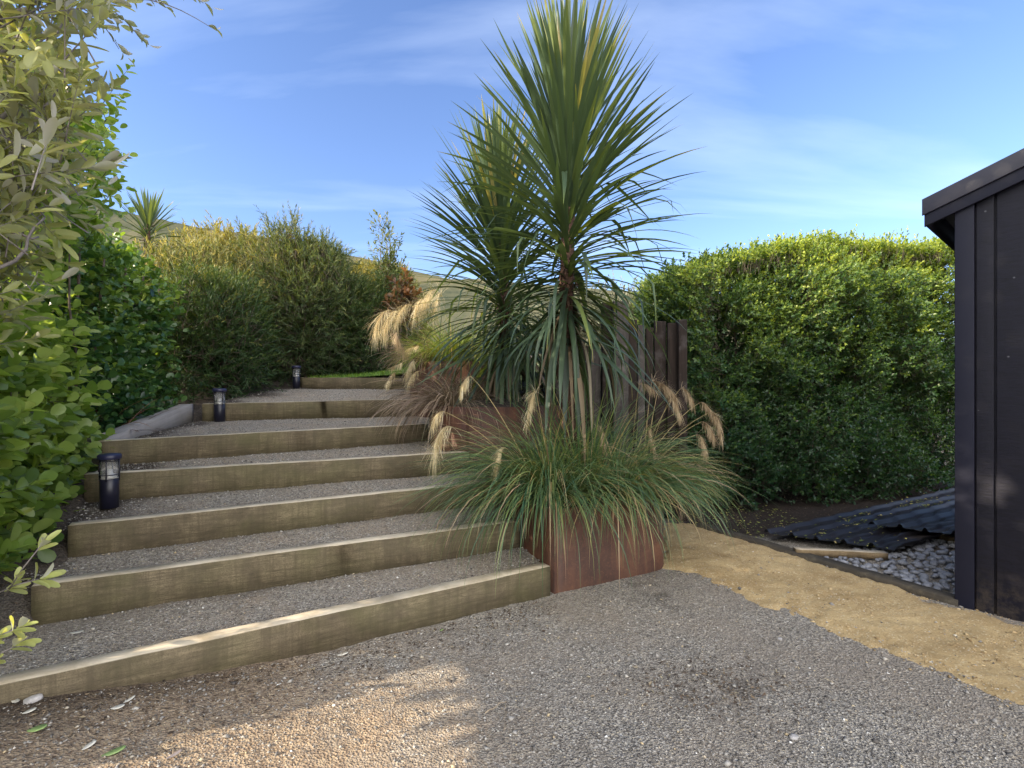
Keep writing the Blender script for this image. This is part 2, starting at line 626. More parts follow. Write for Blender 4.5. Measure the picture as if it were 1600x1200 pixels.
def mat_wood(name, dark, light, green=0.4, grey=0.0, ringscale=1.0):
    """x is along the grain in object space"""
    m, nt, b = new_mat(name)
    oc = objco(nt)
    info = nt.nodes.new('ShaderNodeObjectInfo')
    addv = nt.nodes.new('ShaderNodeVectorMath'); addv.operation = 'ADD'
    rr = nt.nodes.new('ShaderNodeMath'); rr.operation = 'MULTIPLY'; rr.inputs[1].default_value = 37.0
    nt.links.new(info.outputs['Random'], rr.inputs[0])
    nt.links.new(oc, addv.inputs[0]); nt.links.new(rr.outputs[0], addv.inputs[1])
    oc = addv.outputs[0]
    grain = noise_node(nt, oc, 5.0 * ringscale, 7, 0.7, 1.6, (0.30, 4.0, 4.0))
    fine = noise_node(nt, oc, 70.0, 5, 0.8, 0.3, (0.14, 1.0, 1.0))
    blot = noise_node(nt, oc, 4.5, 6, 0.72, 0.5)
    c = ramp(nt, grain, [(0.3, dark), (0.52, tuple((a + q) / 2 for a, q in zip(dark, light))), (0.7, light)])
    c = mixc(nt, ramp(nt, blot, [(0.40, (0.75, 0.75, 0.75)), (0.60, (0, 0, 0))]), c, tuple(q * 0.62 for q in dark))
    c = mixc(nt, ramp(nt, fine, [(0.35, (0.5, 0.5, 0.5)), (0.6, (0, 0, 0))]), c, tuple(q * 0.55 for q in dark))
    ck = noise_node(nt, oc, 1.0, 4, 0.6, 0.8, (0.7, 22.0, 22.0))
    c = mixc(nt, ramp(nt, ck, [(0.488, (0, 0, 0)), (0.5, (0.75, 0.75, 0.75)), (0.512, (0, 0, 0))]), c, tuple(q * 0.35 for q in dark))
    sp_ = noise_node(nt, oc, 150.0, 3, 0.7)
    c = mixc(nt, ramp(nt, sp_, [(0.36, (0.6, 0.6, 0.6)), (0.5, (0, 0, 0))]), c, tuple(q * 0.5 for q in dark))
    # knots: few, dark ringed, with a paler heart
    kv = nt.nodes.new('ShaderNodeTexVoronoi'); kv.inputs['Scale'].default_value = 1.0
    kmp = nt.nodes.new('ShaderNodeMapping'); kmp.inputs['Scale'].default_value = (1.5, 2.6, 2.6)
    nt.links.new(oc, kmp.inputs[0]); nt.links.new(kmp.outputs[0], kv.inputs['Vector'])
    c = mixc(nt, ramp(nt, kv.outputs['Distance'], [(0.06, (0.2, 0.2, 0.2)), (0.085, (0.9, 0.9, 0.9)), (0.11, (0.55, 0.55, 0.55)), (0.26, (0, 0, 0))]), c, tuple(q * 0.42 for q in dark))
    # saw marks across the grain
    saw = noise_node(nt, oc, 38.0, 3, 0.6, 0.0, (1.0, 0.05, 0.05))
    c = mixc(nt, ramp(nt, saw, [(0.48, (0, 0, 0)), (0.66, (0.5, 0.5, 0.5))]), c, tuple(q * 0.55 for q in dark))
    al = noise_node(nt, oc, 2.2, 5, 0.65, 0.5)
    c = mixc(nt, ramp(nt, al, [(0.42, (0, 0, 0)), (0.68, (green, green, green))]), c, (0.105, 0.105, 0.040))
    st = noise_node(nt, oc, 5.0, 6, 0.7, 0.6)
    c = mixc(nt, ramp(nt, st, [(0.52, (0, 0, 0)), (0.75, (0.5, 0.5, 0.5))]), c, (0.09, 0.07, 0.05))
    g = nt.nodes.new('ShaderNodeNewGeometry')
    sp = nt.nodes.new('ShaderNodeSeparateXYZ'); nt.links.new(g.outputs['True Normal'], sp.inputs[0])
    topf = ramp(nt, sp.outputs['Z'], [(0.6, (0, 0, 0)), (0.95, (0.82, 0.82, 0.82))])
    topc = ramp(nt, st, [(0.35, (0.48, 0.39, 0.27)), (0.6, (0.72, 0.62, 0.47))])
    c = mixc(nt, topf, c, topc)     # tops bleached and worn bare, brightened further to look sunlit
    if grey:
        c = mixc(nt, grey, c, (0.36, 0.34, 0.32))
    nt.links.new(c, b.inputs['Base Color'])
    b.inputs['Roughness'].default_value = 0.8
    b.inputs['Specular IOR Level'].default_value = 0.3
    ad = nt.nodes.new('ShaderNodeMath'); ad.operation = 'ADD'
    nt.links.new(grain, ad.inputs[0]); nt.links.new(fine, ad.inputs[1])
    nt.links.new(bump(nt, ad.outputs[0], 0.45, 0.006), b.inputs['Normal'])
    return m


def mat_corten():
    m, nt, b = new_mat('rusted_steel')
    oc = objco(nt)
    n1 = noise_node(nt, oc, 3.0, 7, 0.68, 0.4)
    c = ramp(nt, n1, [(0.30, (0.040, 0.019, 0.014)), (0.5, (0.095, 0.041, 0.025)), (0.70, (0.165, 0.075, 0.040))])
    n2 = noise_node(nt, oc, 5.0, 5, 0.6, 0.2, (2.2, 2.2, 0.25))
    c = mixc(nt, ramp(nt, n2, [(0.42, (0, 0, 0)), (0.68, (0.75, 0.75, 0.75))]), c, (0.045, 0.024, 0.020))
    n3 = noise_node(nt, oc, 60, 4, 0.7)
    c = mixc(nt, ramp(nt, n3, [(0.55, (0, 0, 0)), (0.75, (0.5, 0.5, 0.5))]), c, (0.21, 0.092, 0.045))
    nt.links.new(c, b.inputs['Base Color'])
    b.inputs['Roughness'].default_value = 0.62
    b.inputs['Specular IOR Level'].default_value = 0.4
    nt.links.new(bump(nt, n3, 0.25, 0.004), b.inputs['Normal'])
    return m


def mat_boards(name, col, scale=(1, 1, 1), rough=0.5, grain=(6, 6, 90), streak=0.5, wear=None, splash=False):
    """painted or stained timber, grain direction set by the scale"""
    m, nt, b = new_mat(name)
    oc = objco(nt)
    n1 = noise_node(nt, oc, 1.0, 5, 0.65, 0.5, grain)
    n2 = noise_node(nt, oc, 2.0, 5, 0.6)
    c = ramp(nt, n1, [(0.3, tuple(q * (1 - streak) for q in col)), (0.7, tuple(q * (1 + streak) for q in col))])
    c = mixc(nt, ramp(nt, n2, [(0.4, (0, 0, 0)), (0.75, (0.5, 0.5, 0.5))]), c, tuple(q * 1.6 for q in col))
    if wear:
        n3 = noise_node(nt, oc, 7.0, 6, 0.75)
        c = mixc(nt, ramp(nt, n3, [(0.52, (0, 0, 0)), (0.66, (0.85, 0.85, 0.85))]), c, wear)
    if splash:
        sx = nt.nodes.new('ShaderNodeSeparateXYZ'); nt.links.new(oc, sx.inputs[0])
        hz = ramp(nt, sx.outputs['Z'], [(0.0, (0.8, 0.8, 0.8)), (0.32, (0, 0, 0))])
        nn_ = ramp(nt, noise_node(nt, oc, 16, 6, 0.75), [(0.42, (0, 0, 0)), (0.68, (1, 1, 1))])
        c = mixc(nt, mixc(nt, 1.0, hz, nn_, 'MULTIPLY'), c, (0.075, 0.058, 0.042))
        vv = nt.nodes.new('ShaderNodeTexVoronoi'); vv.inputs['Scale'].default_value = 9
        nt.links.new(oc, vv.inputs['Vector'])
        c = mixc(nt, ramp(nt, vv.outputs['Distance'], [(0.045, (0.7, 0.7, 0.7)), (0.06, (0, 0, 0))]), c, (0.10, 0.10, 0.115))
    nt.links.new(c, b.inputs['Base Color'])
    b.inputs['Roughness'].default_value = rough
    b.inputs['Specular IOR Level'].default_value = 0.28
    nt.links.new(bump(nt, n1, 0.35, 0.004), b.inputs['Normal'])
    return m


M = {}
M['gravel'] = mat_gravel()
M['sand'] = mat_sand()
M['sleeper'] = mat_wood('sleeper_wood', (0.125, 0.098, 0.060), (0.26, 0.205, 0.128), 0.36)
M['sleeper_grey'] = mat_boards('grey_sleeper_wood', (0.27, 0.25, 0.235), rough=0.85, grain=(1.5, 16, 16), streak=0.22)
M['edging'] = mat_boards('edging_wood', (0.050, 0.042, 0.032), rough=0.85, grain=(3, 30, 30), streak=0.5, wear=(0.13, 0.11, 0.075))
M['pale_wood'] = mat_wood('pale_wood', (0.26, 0.18, 0.10), (0.42, 0.31, 0.18), 0.1)
M['corten'] = mat_corten()
M['shed'] = mat_boards('dark_stain', (0.0042, 0.0040, 0.0095), rough=0.62, grain=(14, 14, 70), streak=0.45, splash=True)
M['shed_trim'] = mat_boards('dark_trim', (0.0055, 0.0060, 0.0155), rough=0.6, grain=(3, 3, 3), streak=0.15)
M['roof_metal'] = plain('roof_metal', (0.014, 0.013, 0.026), 0.45, 0.0, 0.12, 3)
M['sheet'] = plain('roof_sheet', (0.012, 0.0105, 0.015), 0.6, 0.0, 0.4, 5, 0.1)
M['fence'] = mat_boards('old_fence_wood', (0.020, 0.013, 0.010), rough=0.85, grain=(40, 40, 3), streak=0.6, wear=(0.055, 0.046, 0.044))
M['fence_grey'] = mat_boards('lichen_fence_wood', (0.058, 0.050, 0.046), rough=0.9, grain=(40, 40, 4), streak=0.5, wear=(0.14, 0.125, 0.115))
M['black_plastic'] = plain('black_plastic', (0.010, 0.010, 0.022), 0.38, 0, 0.2, 20, 0.0)
M['cap_plastic'] = plain('cap_plastic', (0.016, 0.017, 0.05), 0.4, 0, 0.2, 20, 0.0)
M['reflector'] = plain('reflector', (0.60, 0.58, 0.55), 0.35, 0.3, 0.1, 20, 0.0)
M['bark'] = plain('bark', (0.10, 0.075, 0.055), 0.9, 0, 0.5, 14, 0.8)
M['grey_bark'] = plain('grey_bark', (0.20, 0.175, 0.165), 0.85, 0, 0.4, 14, 0.5)
M['cabbage_bark'] = plain('cabbage_bark', (0.085, 0.045, 0.030), 0.95, 0, 0.6, 25, 1.0)
M['soil'] = plain('soil', (0.045, 0.032, 0.024), 0.95, 0, 0.6, 30, 1.0)
M['pebble'] = plain('pebble', (0.23, 0.235, 0.26), 0.6, 0, 0.3, 3.0, 0.15)
M['pebble_dark'] = plain('pebble_dark', (0.19, 0.195, 0.22), 0.6, 0, 0.3, 3.0, 0.15)
M['white_stone'] = plain('white_stone', (0.38, 0.36, 0.35), 0.8, 0, 0.4, 30, 0.3)
M['dead_leaf_pale'] = plain('dead_leaf_pale', (0.60, 0.57, 0.50), 0.6, 0, 0.2, 30, 0.1)
M['dead_leaf_green'] = plain('dead_leaf_green', (0.24, 0.34, 0.12), 0.5, 0, 0.25, 30, 0.1)
M['dead_leaf_brown'] = plain('dead_leaf_brown', (0.22, 0.19, 0.19), 0.6, 0, 0.3, 30, 0.1)
M['twig'] = plain('twig', (0.33, 0.26, 0.18), 0.8, 0, 0.3, 30, 0.1)


def mat_glass():
    m, nt, b = new_mat('clear_lens')
    b.inputs['Base Color'].default_value = (0.9, 0.9, 0.9, 1)
    b.inputs['Roughness'].default_value = 0.12
    b.inputs['Transmission Weight'].default_value = 0.92
    b.inputs['IOR'].default_value = 1.15
    return m


M['lens'] = mat_glass()


def mat_stones():
    m, nt, b = new_mat('loose_stone')
    c = ramp(nt, attr(nt, 'var'), [(0.0, (0.05, 0.04, 0.036)), (0.3, (0.16, 0.145, 0.128)), (0.58, (0.31, 0.288, 0.262)), (0.82, (0.43, 0.40, 0.355)), (0.93, (0.48, 0.37, 0.22)), (1.0, (0.78, 0.76, 0.72))])
    nt.links.new(c, b.inputs['Base Color'])
    b.inputs['Roughness'].default_value = 0.8
    return m


M['stones'] = mat_stones()
M['clods'] = leaf_mat('sand_clod', [(0.0, (0.16, 0.105, 0.055)), (0.5, (0.40, 0.29, 0.155)), (0.9, (0.52, 0.40, 0.23)), (1.0, (0.70, 0.62, 0.48))], 0.95, 0.0, (1, 1, 1), None, 0.15)
M['mulch'] = leaf_mat('mulch', [(0.0, (0.03, 0.02, 0.015)), (0.6, (0.11, 0.075, 0.05)), (0.9, (0.22, 0.16, 0.10)), (1.0, (0.40, 0.34, 0.22))], 0.9, 0.05, (1, 1, 1))

M['griselinia'] = leaf_mat('round_leaf', [(0.0, (0.060, 0.120, 0.035)), (0.4, (0.18, 0.27, 0.065)), (0.75, (0.32, 0.41, 0.12)), (1.0, (0.48, 0.54, 0.20))], 0.26, 0.52, (1.7, 1.65, 0.6))
M['griselinia_dark'] = leaf_mat('dark_round_leaf', [(0.0, (0.026, 0.075, 0.032)), (0.5, (0.075, 0.150, 0.042)), (0.85, (0.19, 0.28, 0.055)), (1.0, (0.32, 0.40, 0.08))], 0.30, 0.32, (1.6, 1.6, 0.5))
M['karo'] = leaf_mat('grey_leaf', [(0.0, (0.15, 0.16, 0.06)), (0.5, (0.31, 0.32, 0.125)), (1.0, (0.46, 0.50, 0.18))], 0.40, 0.42, (1.5, 1.4, 0.6), back=(0.52, 0.51, 0.50))
M['feather_dark'] = leaf_mat('fine_dark_leaf', [(0.0, (0.020, 0.050, 0.018)), (0.5, (0.055, 0.105, 0.030)), (0.85, (0.13, 0.165, 0.035)), (1.0, (0.27, 0.25, 0.06))], 0.5, 0.3, (1.7, 1.5, 0.5))
M['feather'] = leaf_mat('fine_leaf', [(0.0, (0.032, 0.066, 0.026)), (0.45, (0.085, 0.128, 0.045)), (0.8, (0.18, 0.21, 0.07)), (1.0, (0.36, 0.33, 0.14))], 0.5, 0.32, (1.7, 1.45, 0.5))
M['feather_yellow'] = leaf_mat('fine_yellow_leaf', [(0.0, (0.07, 0.085, 0.025)), (0.5, (0.17, 0.175, 0.05)), (1.0, (0.34, 0.31, 0.08))], 0.5, 0.35, (1.7, 1.45, 0.5))
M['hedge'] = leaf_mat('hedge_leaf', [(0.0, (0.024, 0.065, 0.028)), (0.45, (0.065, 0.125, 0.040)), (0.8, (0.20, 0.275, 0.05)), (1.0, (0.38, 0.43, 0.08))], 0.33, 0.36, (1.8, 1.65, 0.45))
M['cabbage'] = leaf_mat('sword_leaf', [(0.0, (0.045, 0.070, 0.050)), (0.4, (0.080, 0.125, 0.068)), (0.75, (0.17, 0.215, 0.065)), (0.92, (0.34, 0.30, 0.08)), (1.0, (0.42, 0.36, 0.22))], 0.36, 0.36, (1.7, 1.5, 0.45))
M['cabbage_dead'] = leaf_mat('dry_sword_leaf', [(0.0, (0.09, 0.06, 0.035)), (0.5, (0.19, 0.14, 0.085)), (1.0, (0.29, 0.25, 0.18))], 0.6, 0.15, (1.3, 1.2, 0.8))
M['tussock'] = leaf_mat('grass_blade', [(0.0, (0.030, 0.078, 0.045)), (0.4, (0.095, 0.165, 0.072)), (0.7, (0.22, 0.26, 0.085)), (0.84, (0.32, 0.27, 0.12)), (1.0, (0.40, 0.27, 0.19))], 0.4, 0.28, (1.6, 1.5, 0.5))
M['tussock_tan'] = leaf_mat('tan_grass_blade', [(0.0, (0.10, 0.10, 0.05)), (0.3, (0.22, 0.16, 0.11)), (0.7, (0.33, 0.24, 0.18)), (1.0, (0.44, 0.34, 0.24))], 0.5, 0.25, (1.4, 1.3, 0.8))
M['tussock_lit'] = leaf_mat('sunlit_grass_blade', [(0.0, (0.08, 0.16, 0.03)), (0.5, (0.24, 0.31, 0.055)), (0.85, (0.38, 0.33, 0.08)), (1.0, (0.40, 0.24, 0.12))], 0.4, 0.35, (1.6, 1.5, 0.5))  # tussock grass in the sun, the sunlight put into its colour
M['plume'] = leaf_mat('plume', [(0.0, (0.50, 0.38, 0.19)), (0.5, (0.68, 0.57, 0.34)), (1.0, (0.82, 0.75, 0.55))], 0.7, 0.4, (1.1, 1.05, 0.9))
M['plume_brown'] = leaf_mat('brown_plume', [(0.0, (0.30, 0.20, 0.11)), (0.5, (0.44, 0.33, 0.20)), (1.0, (0.60, 0.49, 0.33))], 0.7, 0.35, (1.1, 1.05, 0.9))
M['stalk'] = leaf_mat('plume_stalk', [(0.0, (0.26, 0.20, 0.08)), (1.0, (0.48, 0.38, 0.18))], 0.5, 0.15, (1.2, 1.1, 0.7))
M['flax'] = leaf_mat('red_strap_leaf', [(0.0, (0.05, 0.025, 0.022)), (0.6, (0.14, 0.055, 0.045)), (1.0, (0.26, 0.15, 0.10))], 0.35, 0.2, (1.5, 1.1, 0.7))
M['bronze'] = leaf_mat('bronze_leaf', [(0.0, (0.055, 0.045, 0.025)), (0.6, (0.15, 0.095, 0.04)), (1.0, (0.30, 0.14, 0.05))], 0.35, 0.25, (1.7, 1.1, 0.5))
M['greyfar'] = leaf_mat('silver_leaf', [(0.0, (0.07, 0.085, 0.06)), (0.6, (0.16, 0.18, 0.125)), (1.0, (0.30, 0.30, 0.21))], 0.5, 0.3, (1.3, 1.2, 0.8))
M['turf'] = leaf_mat('lawn_blade', [(0.0, (0.06, 0.14, 0.02)), (0.6, (0.14, 0.25, 0.03)), (1.0, (0.26, 0.34, 0.06))], 0.5, 0.35, (1.5, 1.5, 0.5))
M['litter'] = leaf_mat('leaf_litter', [(0.0, (0.10, 0.14, 0.03)), (0.4, (0.30, 0.33, 0.08)), (0.75, (0.50, 0.45, 0.12)), (1.0, (0.55, 0.42, 0.2))], 0.5, 0.2, (1.3, 1.2, 0.6))

# ------------------------------------------------------------------ the lie of the land
S = norm(np.array([0.875, 0.485]))          # along the steps
UP = np.array([-S[1], S[0]])                # up the steps


def sm(x, a, b):
    t = np.clip((np.asarray(x, float) - a) / (b - a), 0, 1)
    return t * t * (3 - 2 * t)


def ground_z(x, y):
    z = 0.16 * sm(-(x * 0.865 + (y - 2.0) * 0.5), 0.2, 2.4) * sm(y, 0.6, 1.8)
    z = z + 0.03 * fbm(x * 1.3, y * 1.3, 0, 11, 3) + 0.02 * fbm(x * 6, y * 6, 0, 12, 3) + 0.012 * fbm(x * 25, y * 25, 0, 13, 2)
    return z


def bank_z(x, y):
    q = x * UP[0] + y * UP[1]
    z = np.interp(q, [2.3, 2.9, 3.62, 4.05, 4.75, 5.1, 7.0, 9.0, 12.0, 20.0], [0.0, 0.08, 0.29, 0.50, 0.70, 0.88, 1.13, 1.48, 2.1, 3.0])
    t = x * S[0] + y * S[1]
    z = z + 0.05 * fbm(x * 2, y * 2, 0, 21, 3) + 0.035 * fbm(x * 11, y * 11, 0, 22, 3)
    z = z + 0.35 * sm(-t, 1.6, 3.2) * sm(q, 3.0, 5.0) - 0.02
    left = np.interp(q, [2.9, 3.62, 4.05, 4.75, 5.1, 5.4, 7.0, 9.0], [-1.4, -0.92, -0.86, -0.92, -0.95, -1.0, -0.55, 1.03])
    z = z - 0.22 * sm(t, left - 0.02, left + 0.10) * (1 - sm(q, 6.6, 8.2))
    return z


def grid_mesh(xs, ys, zf):
    X, Y = np.meshgrid(xs, ys)
    Z = zf(X, Y)
    V = np.stack([X, Y, Z], -1).reshape(-1, 3)
    nx, ny = len(xs), len(ys)
    i = (np.arange(ny - 1)[:, None] * nx + np.arange(nx - 1)[None]).ravel()
    Fq = np.stack([i, i + 1, i + nx + 1, i + nx], -1)
    return V, Fq


def build_ground():
    def axis(a, b, st, far):
        core = np.arange(a, b + 1e-6, st)
        lo, hi, k = [], [], st
        p = a
        while p > -far:
            k *= 1.6; p -= k; lo.append(p)
        p, k = b, st
        while p < far:
            k *= 1.6; p += k; hi.append(p)
        return np.array(lo[::-1] + list(core) + hi)
    xs = axis(-3.6, 4.6, 0.025, 900)
    ys = axis(0.9, 7.4, 0.025, 900)
    V, Fq = grid_mesh(xs, ys, ground_z)
    far = np.maximum(np.abs(V[:, 0]), np.abs(V[:, 1])) > 9
    V[far, 2] = -0.05
    x, y = V[:, 0], V[:, 1]
    n = fbm(x * 1.6, y * 1.6, 0, 31, 4)
    # dirt trodden bare towards the lower left
    d = sm(-x + n * 1.3 - (y - 2.3) * 0.9, 0.15, 1.0)
    d = np.maximum(d, 0.9 * np.exp(-(((x + 0.75) / 0.55) ** 2 + ((y - 2.25) / 0.5) ** 2)))
    front = -(x * UP[0] + y * UP[1]) + 2.98           # distance in front of the first sleeper
    so = sm(-(x + 0.2) + n * 1.6, 0.6, 1.9) * np.exp(-np.maximum(front - 0.05, 0) / 0.28) * 0.85
    so = np.maximum(so, sm(-(x + 1.25) + n, 0.0, 0.8) * 0.45 * sm(n, -0.15, 0.2))
    so = np.maximum(so, sm(y - 4.9 + n * 0.5 + (x - 2.2) * 0.2, 0, 0.3) * sm(x, 1.4, 1.9))
    n5 = fbm(x * 1.9 + 5, y * 1.9, 0, 33, 4)
    so = np.maximum(so, 0.55 * sm(n5, 0.12, 0.30) * sm(fbm(x * 14, y * 14, 0, 34, 3), -0.12, 0.15))
    so = np.maximum(so, 0.5 * np.exp(-(((x - 1.05) / 0.30) ** 2 + ((y - 2.55) / 0.16) ** 2)) * sm(fbm(x * 18, y * 18, 0, 35, 3), -0.05, 0.12))
    so[far] = 0.6
    me = make_mesh('ground', V, [Fq], None, True, {'dirt': d, 'soil': so})
    structure(link('ground', me, M['gravel']))


build_ground()


def ground_h(x, y):
    return ground_z(np.asarray(x, float), np.asarray(y, float))


def in_poly(p, poly):
    x, y = p[:, 0], p[:, 1]
    r = np.zeros(len(p), bool)
    n = len(poly)
    for i in range(n):
        x1, y1 = poly[i]; x2, y2 = poly[(i + 1) % n]
        c = ((y1 > y) != (y2 > y)) & (x < (x2 - x1) * (y - y1) / (y2 - y1 + 1e-12) + x1)
        r ^= c
    return r


def poly_dist(p, poly):
    """signed: positive inside"""
    d = np.full(len(p), 1e9)
    n = len(poly)
    for i in range(n):
        a = np.array(poly[i]); b = np.array(poly[(i + 1) % n])
        ab = b - a
        t = np.clip(((p - a) @ ab) / (ab @ ab), 0, 1)
        d = np.minimum(d, np.linalg.norm(p - (a + t[:, None] * ab), axis=1))
    return np.where(in_poly(p, poly), d, -d)


SAND_POLY = [tuple(PZ(*q, 0)[:2]) for q in ((1040, 818), (1105, 822), (1190, 848), (1300, 890), (1400, 920), (1492, 948), (1600, 976), (1760, 1020),
                                             (1900, 1190), (1600, 1100), (1520, 1073), (1440, 1043), (1380, 1012), (1310, 985), (1240, 955), (1150, 922), (1075, 893), (1030, 884))]


def build_sand():
    xs = np.arange(1.0, 4.6, 0.025); ys = np.arange(1.9, 5.9, 0.025)
    V, Fq = grid_mesh(xs, ys, ground_z)
    d = poly_dist(V[:, :2], SAND_POLY)
    n = fbm(V[:, 0] * 4, V[:, 1] * 4, 0, 41, 4)
    e = d + n * 0.26 + 0.16 * fbm(V[:, 0] * 17, V[:, 1] * 17, 0, 43, 3)
    V[:, 2] += np.clip(e * 0.25, -0.05, 0.022) + 0.016 * fbm(V[:, 0] * 9, V[:, 1] * 9, 0, 42, 3) + 0.014 * fbm(V[:, 0] * 28, V[:, 1] * 28, 0, 44, 2)
    keep = (d > -0.25)
    Fq = Fq[keep[Fq].all(1)]
    me = make_mesh('sand_path', V, [Fq], None, True)
    structure(link('sand_path', me, M['sand']))


build_sand()


def build_bank():
    xs = np.concatenate([np.arange(-14, -4.5, 0.25), np.arange(-4.5, 2.3, 0.045)])
    ys = np.concatenate([np.arange(0.5, 9, 0.045), np.arange(9, 24, 0.3)])
    V, Fq = grid_mesh(xs, ys, bank_z)
    x, y = V[:, 0], V[:, 1]
    q = x * UP[0] + y * UP[1]; t = x * S[0] + y * S[1]
    ok = (q > 2.85) & ((t < 2.05) | ((q > 4.45) & (t < 2.6)) | ((q > 4.95) & (x < 1.9)))
    ok |= (q > 2.1) & (x < -2.15)
    Fq = Fq[ok[Fq].all(1)]
    me = make_mesh('soil_bank', V, [Fq], None, True, {'dirt': np.zeros(len(V)), 'soil': np.clip(0.8 + 0.5 * fbm(x * 3, y * 3, 0, 23, 3), 0, 1)})
    structure(link('soil_bank', me, M['gravel']))


build_bank()

# ------------------------------------------------------------------ sleepers and treads
SLEEPERS = [
    # left x,y, right x,y, top z, label
    ((-2.72, 1.885), (0.272, 3.618), 0.21, 0.21, 'lowest timber sleeper at the foot of the steps, with a pale knot in its face'),
    ((-2.565, 2.73), (0.06, 4.035), 0.42, 0.42, 'second timber sleeper up from the ground, running behind the front grass clump'),
    ((-2.72, 3.135), (-0.19, 4.54), 0.63, 0.63, 'third timber sleeper up, directly below the nearest bollard light'),
    ((-3.11, 3.72), (-0.42, 4.97), 0.84, 0.84, 'fourth timber sleeper up, right behind the nearest bollard light'),
    ((-3.25, 4.02), (-0.95, 5.76), 1.05, 1.05, 'fifth timber sleeper up, meeting the grey sloping side timber at its left end'),
    ((-3.65, 6.03), (-1.12, 7.06), 1.266, 1.295, 'sixth timber sleeper up, right behind the middle bollard light'),
    ((-3.475, 8.40), (-1.25, 7.32), 1.605, 1.59, 'topmost timber sleeper holding back the small lawn'),
]
SL_H, SL_W = 0.26, 0.10


def sleeper(Lp, Rp, zl, zr, label, mat, h=SL_H, w=SL_W, name='timber_sleeper', seed=0, cat='sleeper', group='timber sleepers of the garden steps'):
    Lp = np.array([*Lp, zl]); Rp = np.array([*Rp, zr])
    ax = Rp - Lp
    ln = np.linalg.norm(ax)
    ux = ax / ln
    uy = norm(np.array([-ux[1], ux[0], 0]))      # away from the viewer
    uz = np.cross(ux, uy)
    c = 0.0025
    prof = [(0, -c), (c, 0), (w - c, 0), (w, -c), (w, -h), (0, -h)]
    n = max(int(ln / 0.06), 4)
    st = np.linspace(0, ln, n + 1)
    V = []
    for i, s in enumerate(st):
        for k, (py, pz) in enumerate(prof):
            j = 0.0035 * float(fbm(s * 3.0, k * 5.1, seed * 9.3, 51, 3)) * 2
            j2 = 0.004 * float(fbm(s * 2.0, k * 0.3, seed * 9.3 + 4, 52, 2)) * 2
            if k in (0, 1):
                chip = max(0.0, float(fbm(s * 9.0, 3.3, seed * 5.0, 53, 3)) - 0.17) * 0.05
                j -= chip if k == 1 else 0
                py2 = py + (chip if k == 0 else 0)
            else:
                py2 = py
            V.append([s, py2 + j2 * 0.6, pz + j])
    V = np.array(V)
    m = len(prof)
    q = []
    for i in range(n):
        for k in range(m):
            k2 = (k + 1) % m
            q.append([i * m + k, i * m + k2, (i + 1) * m + k2, (i + 1) * m + k][::-1])
    g = Geo().add(V, [np.array(q), np.arange(m)[None], np.arange(m)[None, ::-1] + n * m])
    o = g.obj(name, mat, off=(0, 0, 0))
    mt = Matrix(((ux[0], uy[0], uz[0], Lp[0]), (ux[1], uy[1], uz[1], Lp[1]), (ux[2], uy[2], uz[2], Lp[2]), (0, 0, 0, 1)))
    o.matrix_world = mt
    tag(o, label, cat, group)
    return o


for i, (a, b_, zl, zr, lab) in enumerate(SLEEPERS):
    sleeper(a, b_, zl, zr, lab, M['sleeper'], seed=i)
sleeper((-3.31, 4.16), (-3.80, 6.10), 1.052, 1.262, 'grey weathered side timber sloping up between the fifth and sixth sleepers',
        M['sleeper_grey'], h=0.26, w=0.14, seed=9)


def tread(i, pl, pr, ql, qr, z0, z1, soil=0.0):
    """gravel tread between the front line pl-pr and the back line ql-qr"""
    pl, pr, ql, qr = [np.array(v, float) for v in (pl, pr, ql, qr)]
    nu = int(np.linalg.norm(pr - pl) / 0.035) + 2
    nv = int(max(np.linalg.norm(ql - pl), np.linalg.norm(qr - pr)) / 0.035) + 3
    u = np.linspace(0, 1, nu)[None, :, None]; v = np.linspace(0, 1, nv)[:, None, None]
    XY = (pl * (1 - u) + pr * u) * (1 - v) + (ql * (1 - u) + qr * u) * v
    x, y = XY[..., 0], XY[..., 1]
    vv = np.broadcast_to(v[..., 0], x.shape)
    z = z0 + (z1 - z0) * sm(vv, -0.25, 0.9) + 0.02 * fbm(x * 3, y * 3, 0, 61 + i, 3) + 0.012 * fbm(x * 14, y * 14, 0, 62, 2) - 0.012
    V = np.stack([x, y, z], -1).reshape(-1, 3)
    k = (np.arange(nv - 1)[:, None] * nu + np.arange(nu - 1)[None]).ravel()
    Fq = np.stack([k, k + 1, k + nu + 1, k + nu], -1)
    uu = np.broadcast_to(u[..., 0], x.shape)
    nz = fbm(x * 2.5, y * 2.5, 0, 63, 3)
    so = np.clip(sm(0.16 - uu + nz * 0.3, 0, 0.14) * 0.9 + soil, 0, 1)
    so = np.maximum(so, 0.35 * sm(vv + nz * 0.5, 0.75, 1.05))
    me = make_mesh('gravel_tread', V, [Fq], None, True, {'dirt': np.clip(0.10 + nz * 0.4, 0, 1).ravel(), 'soil': so.ravel()})
    structure(link('gravel_tread', me, M['gravel']))
    return V


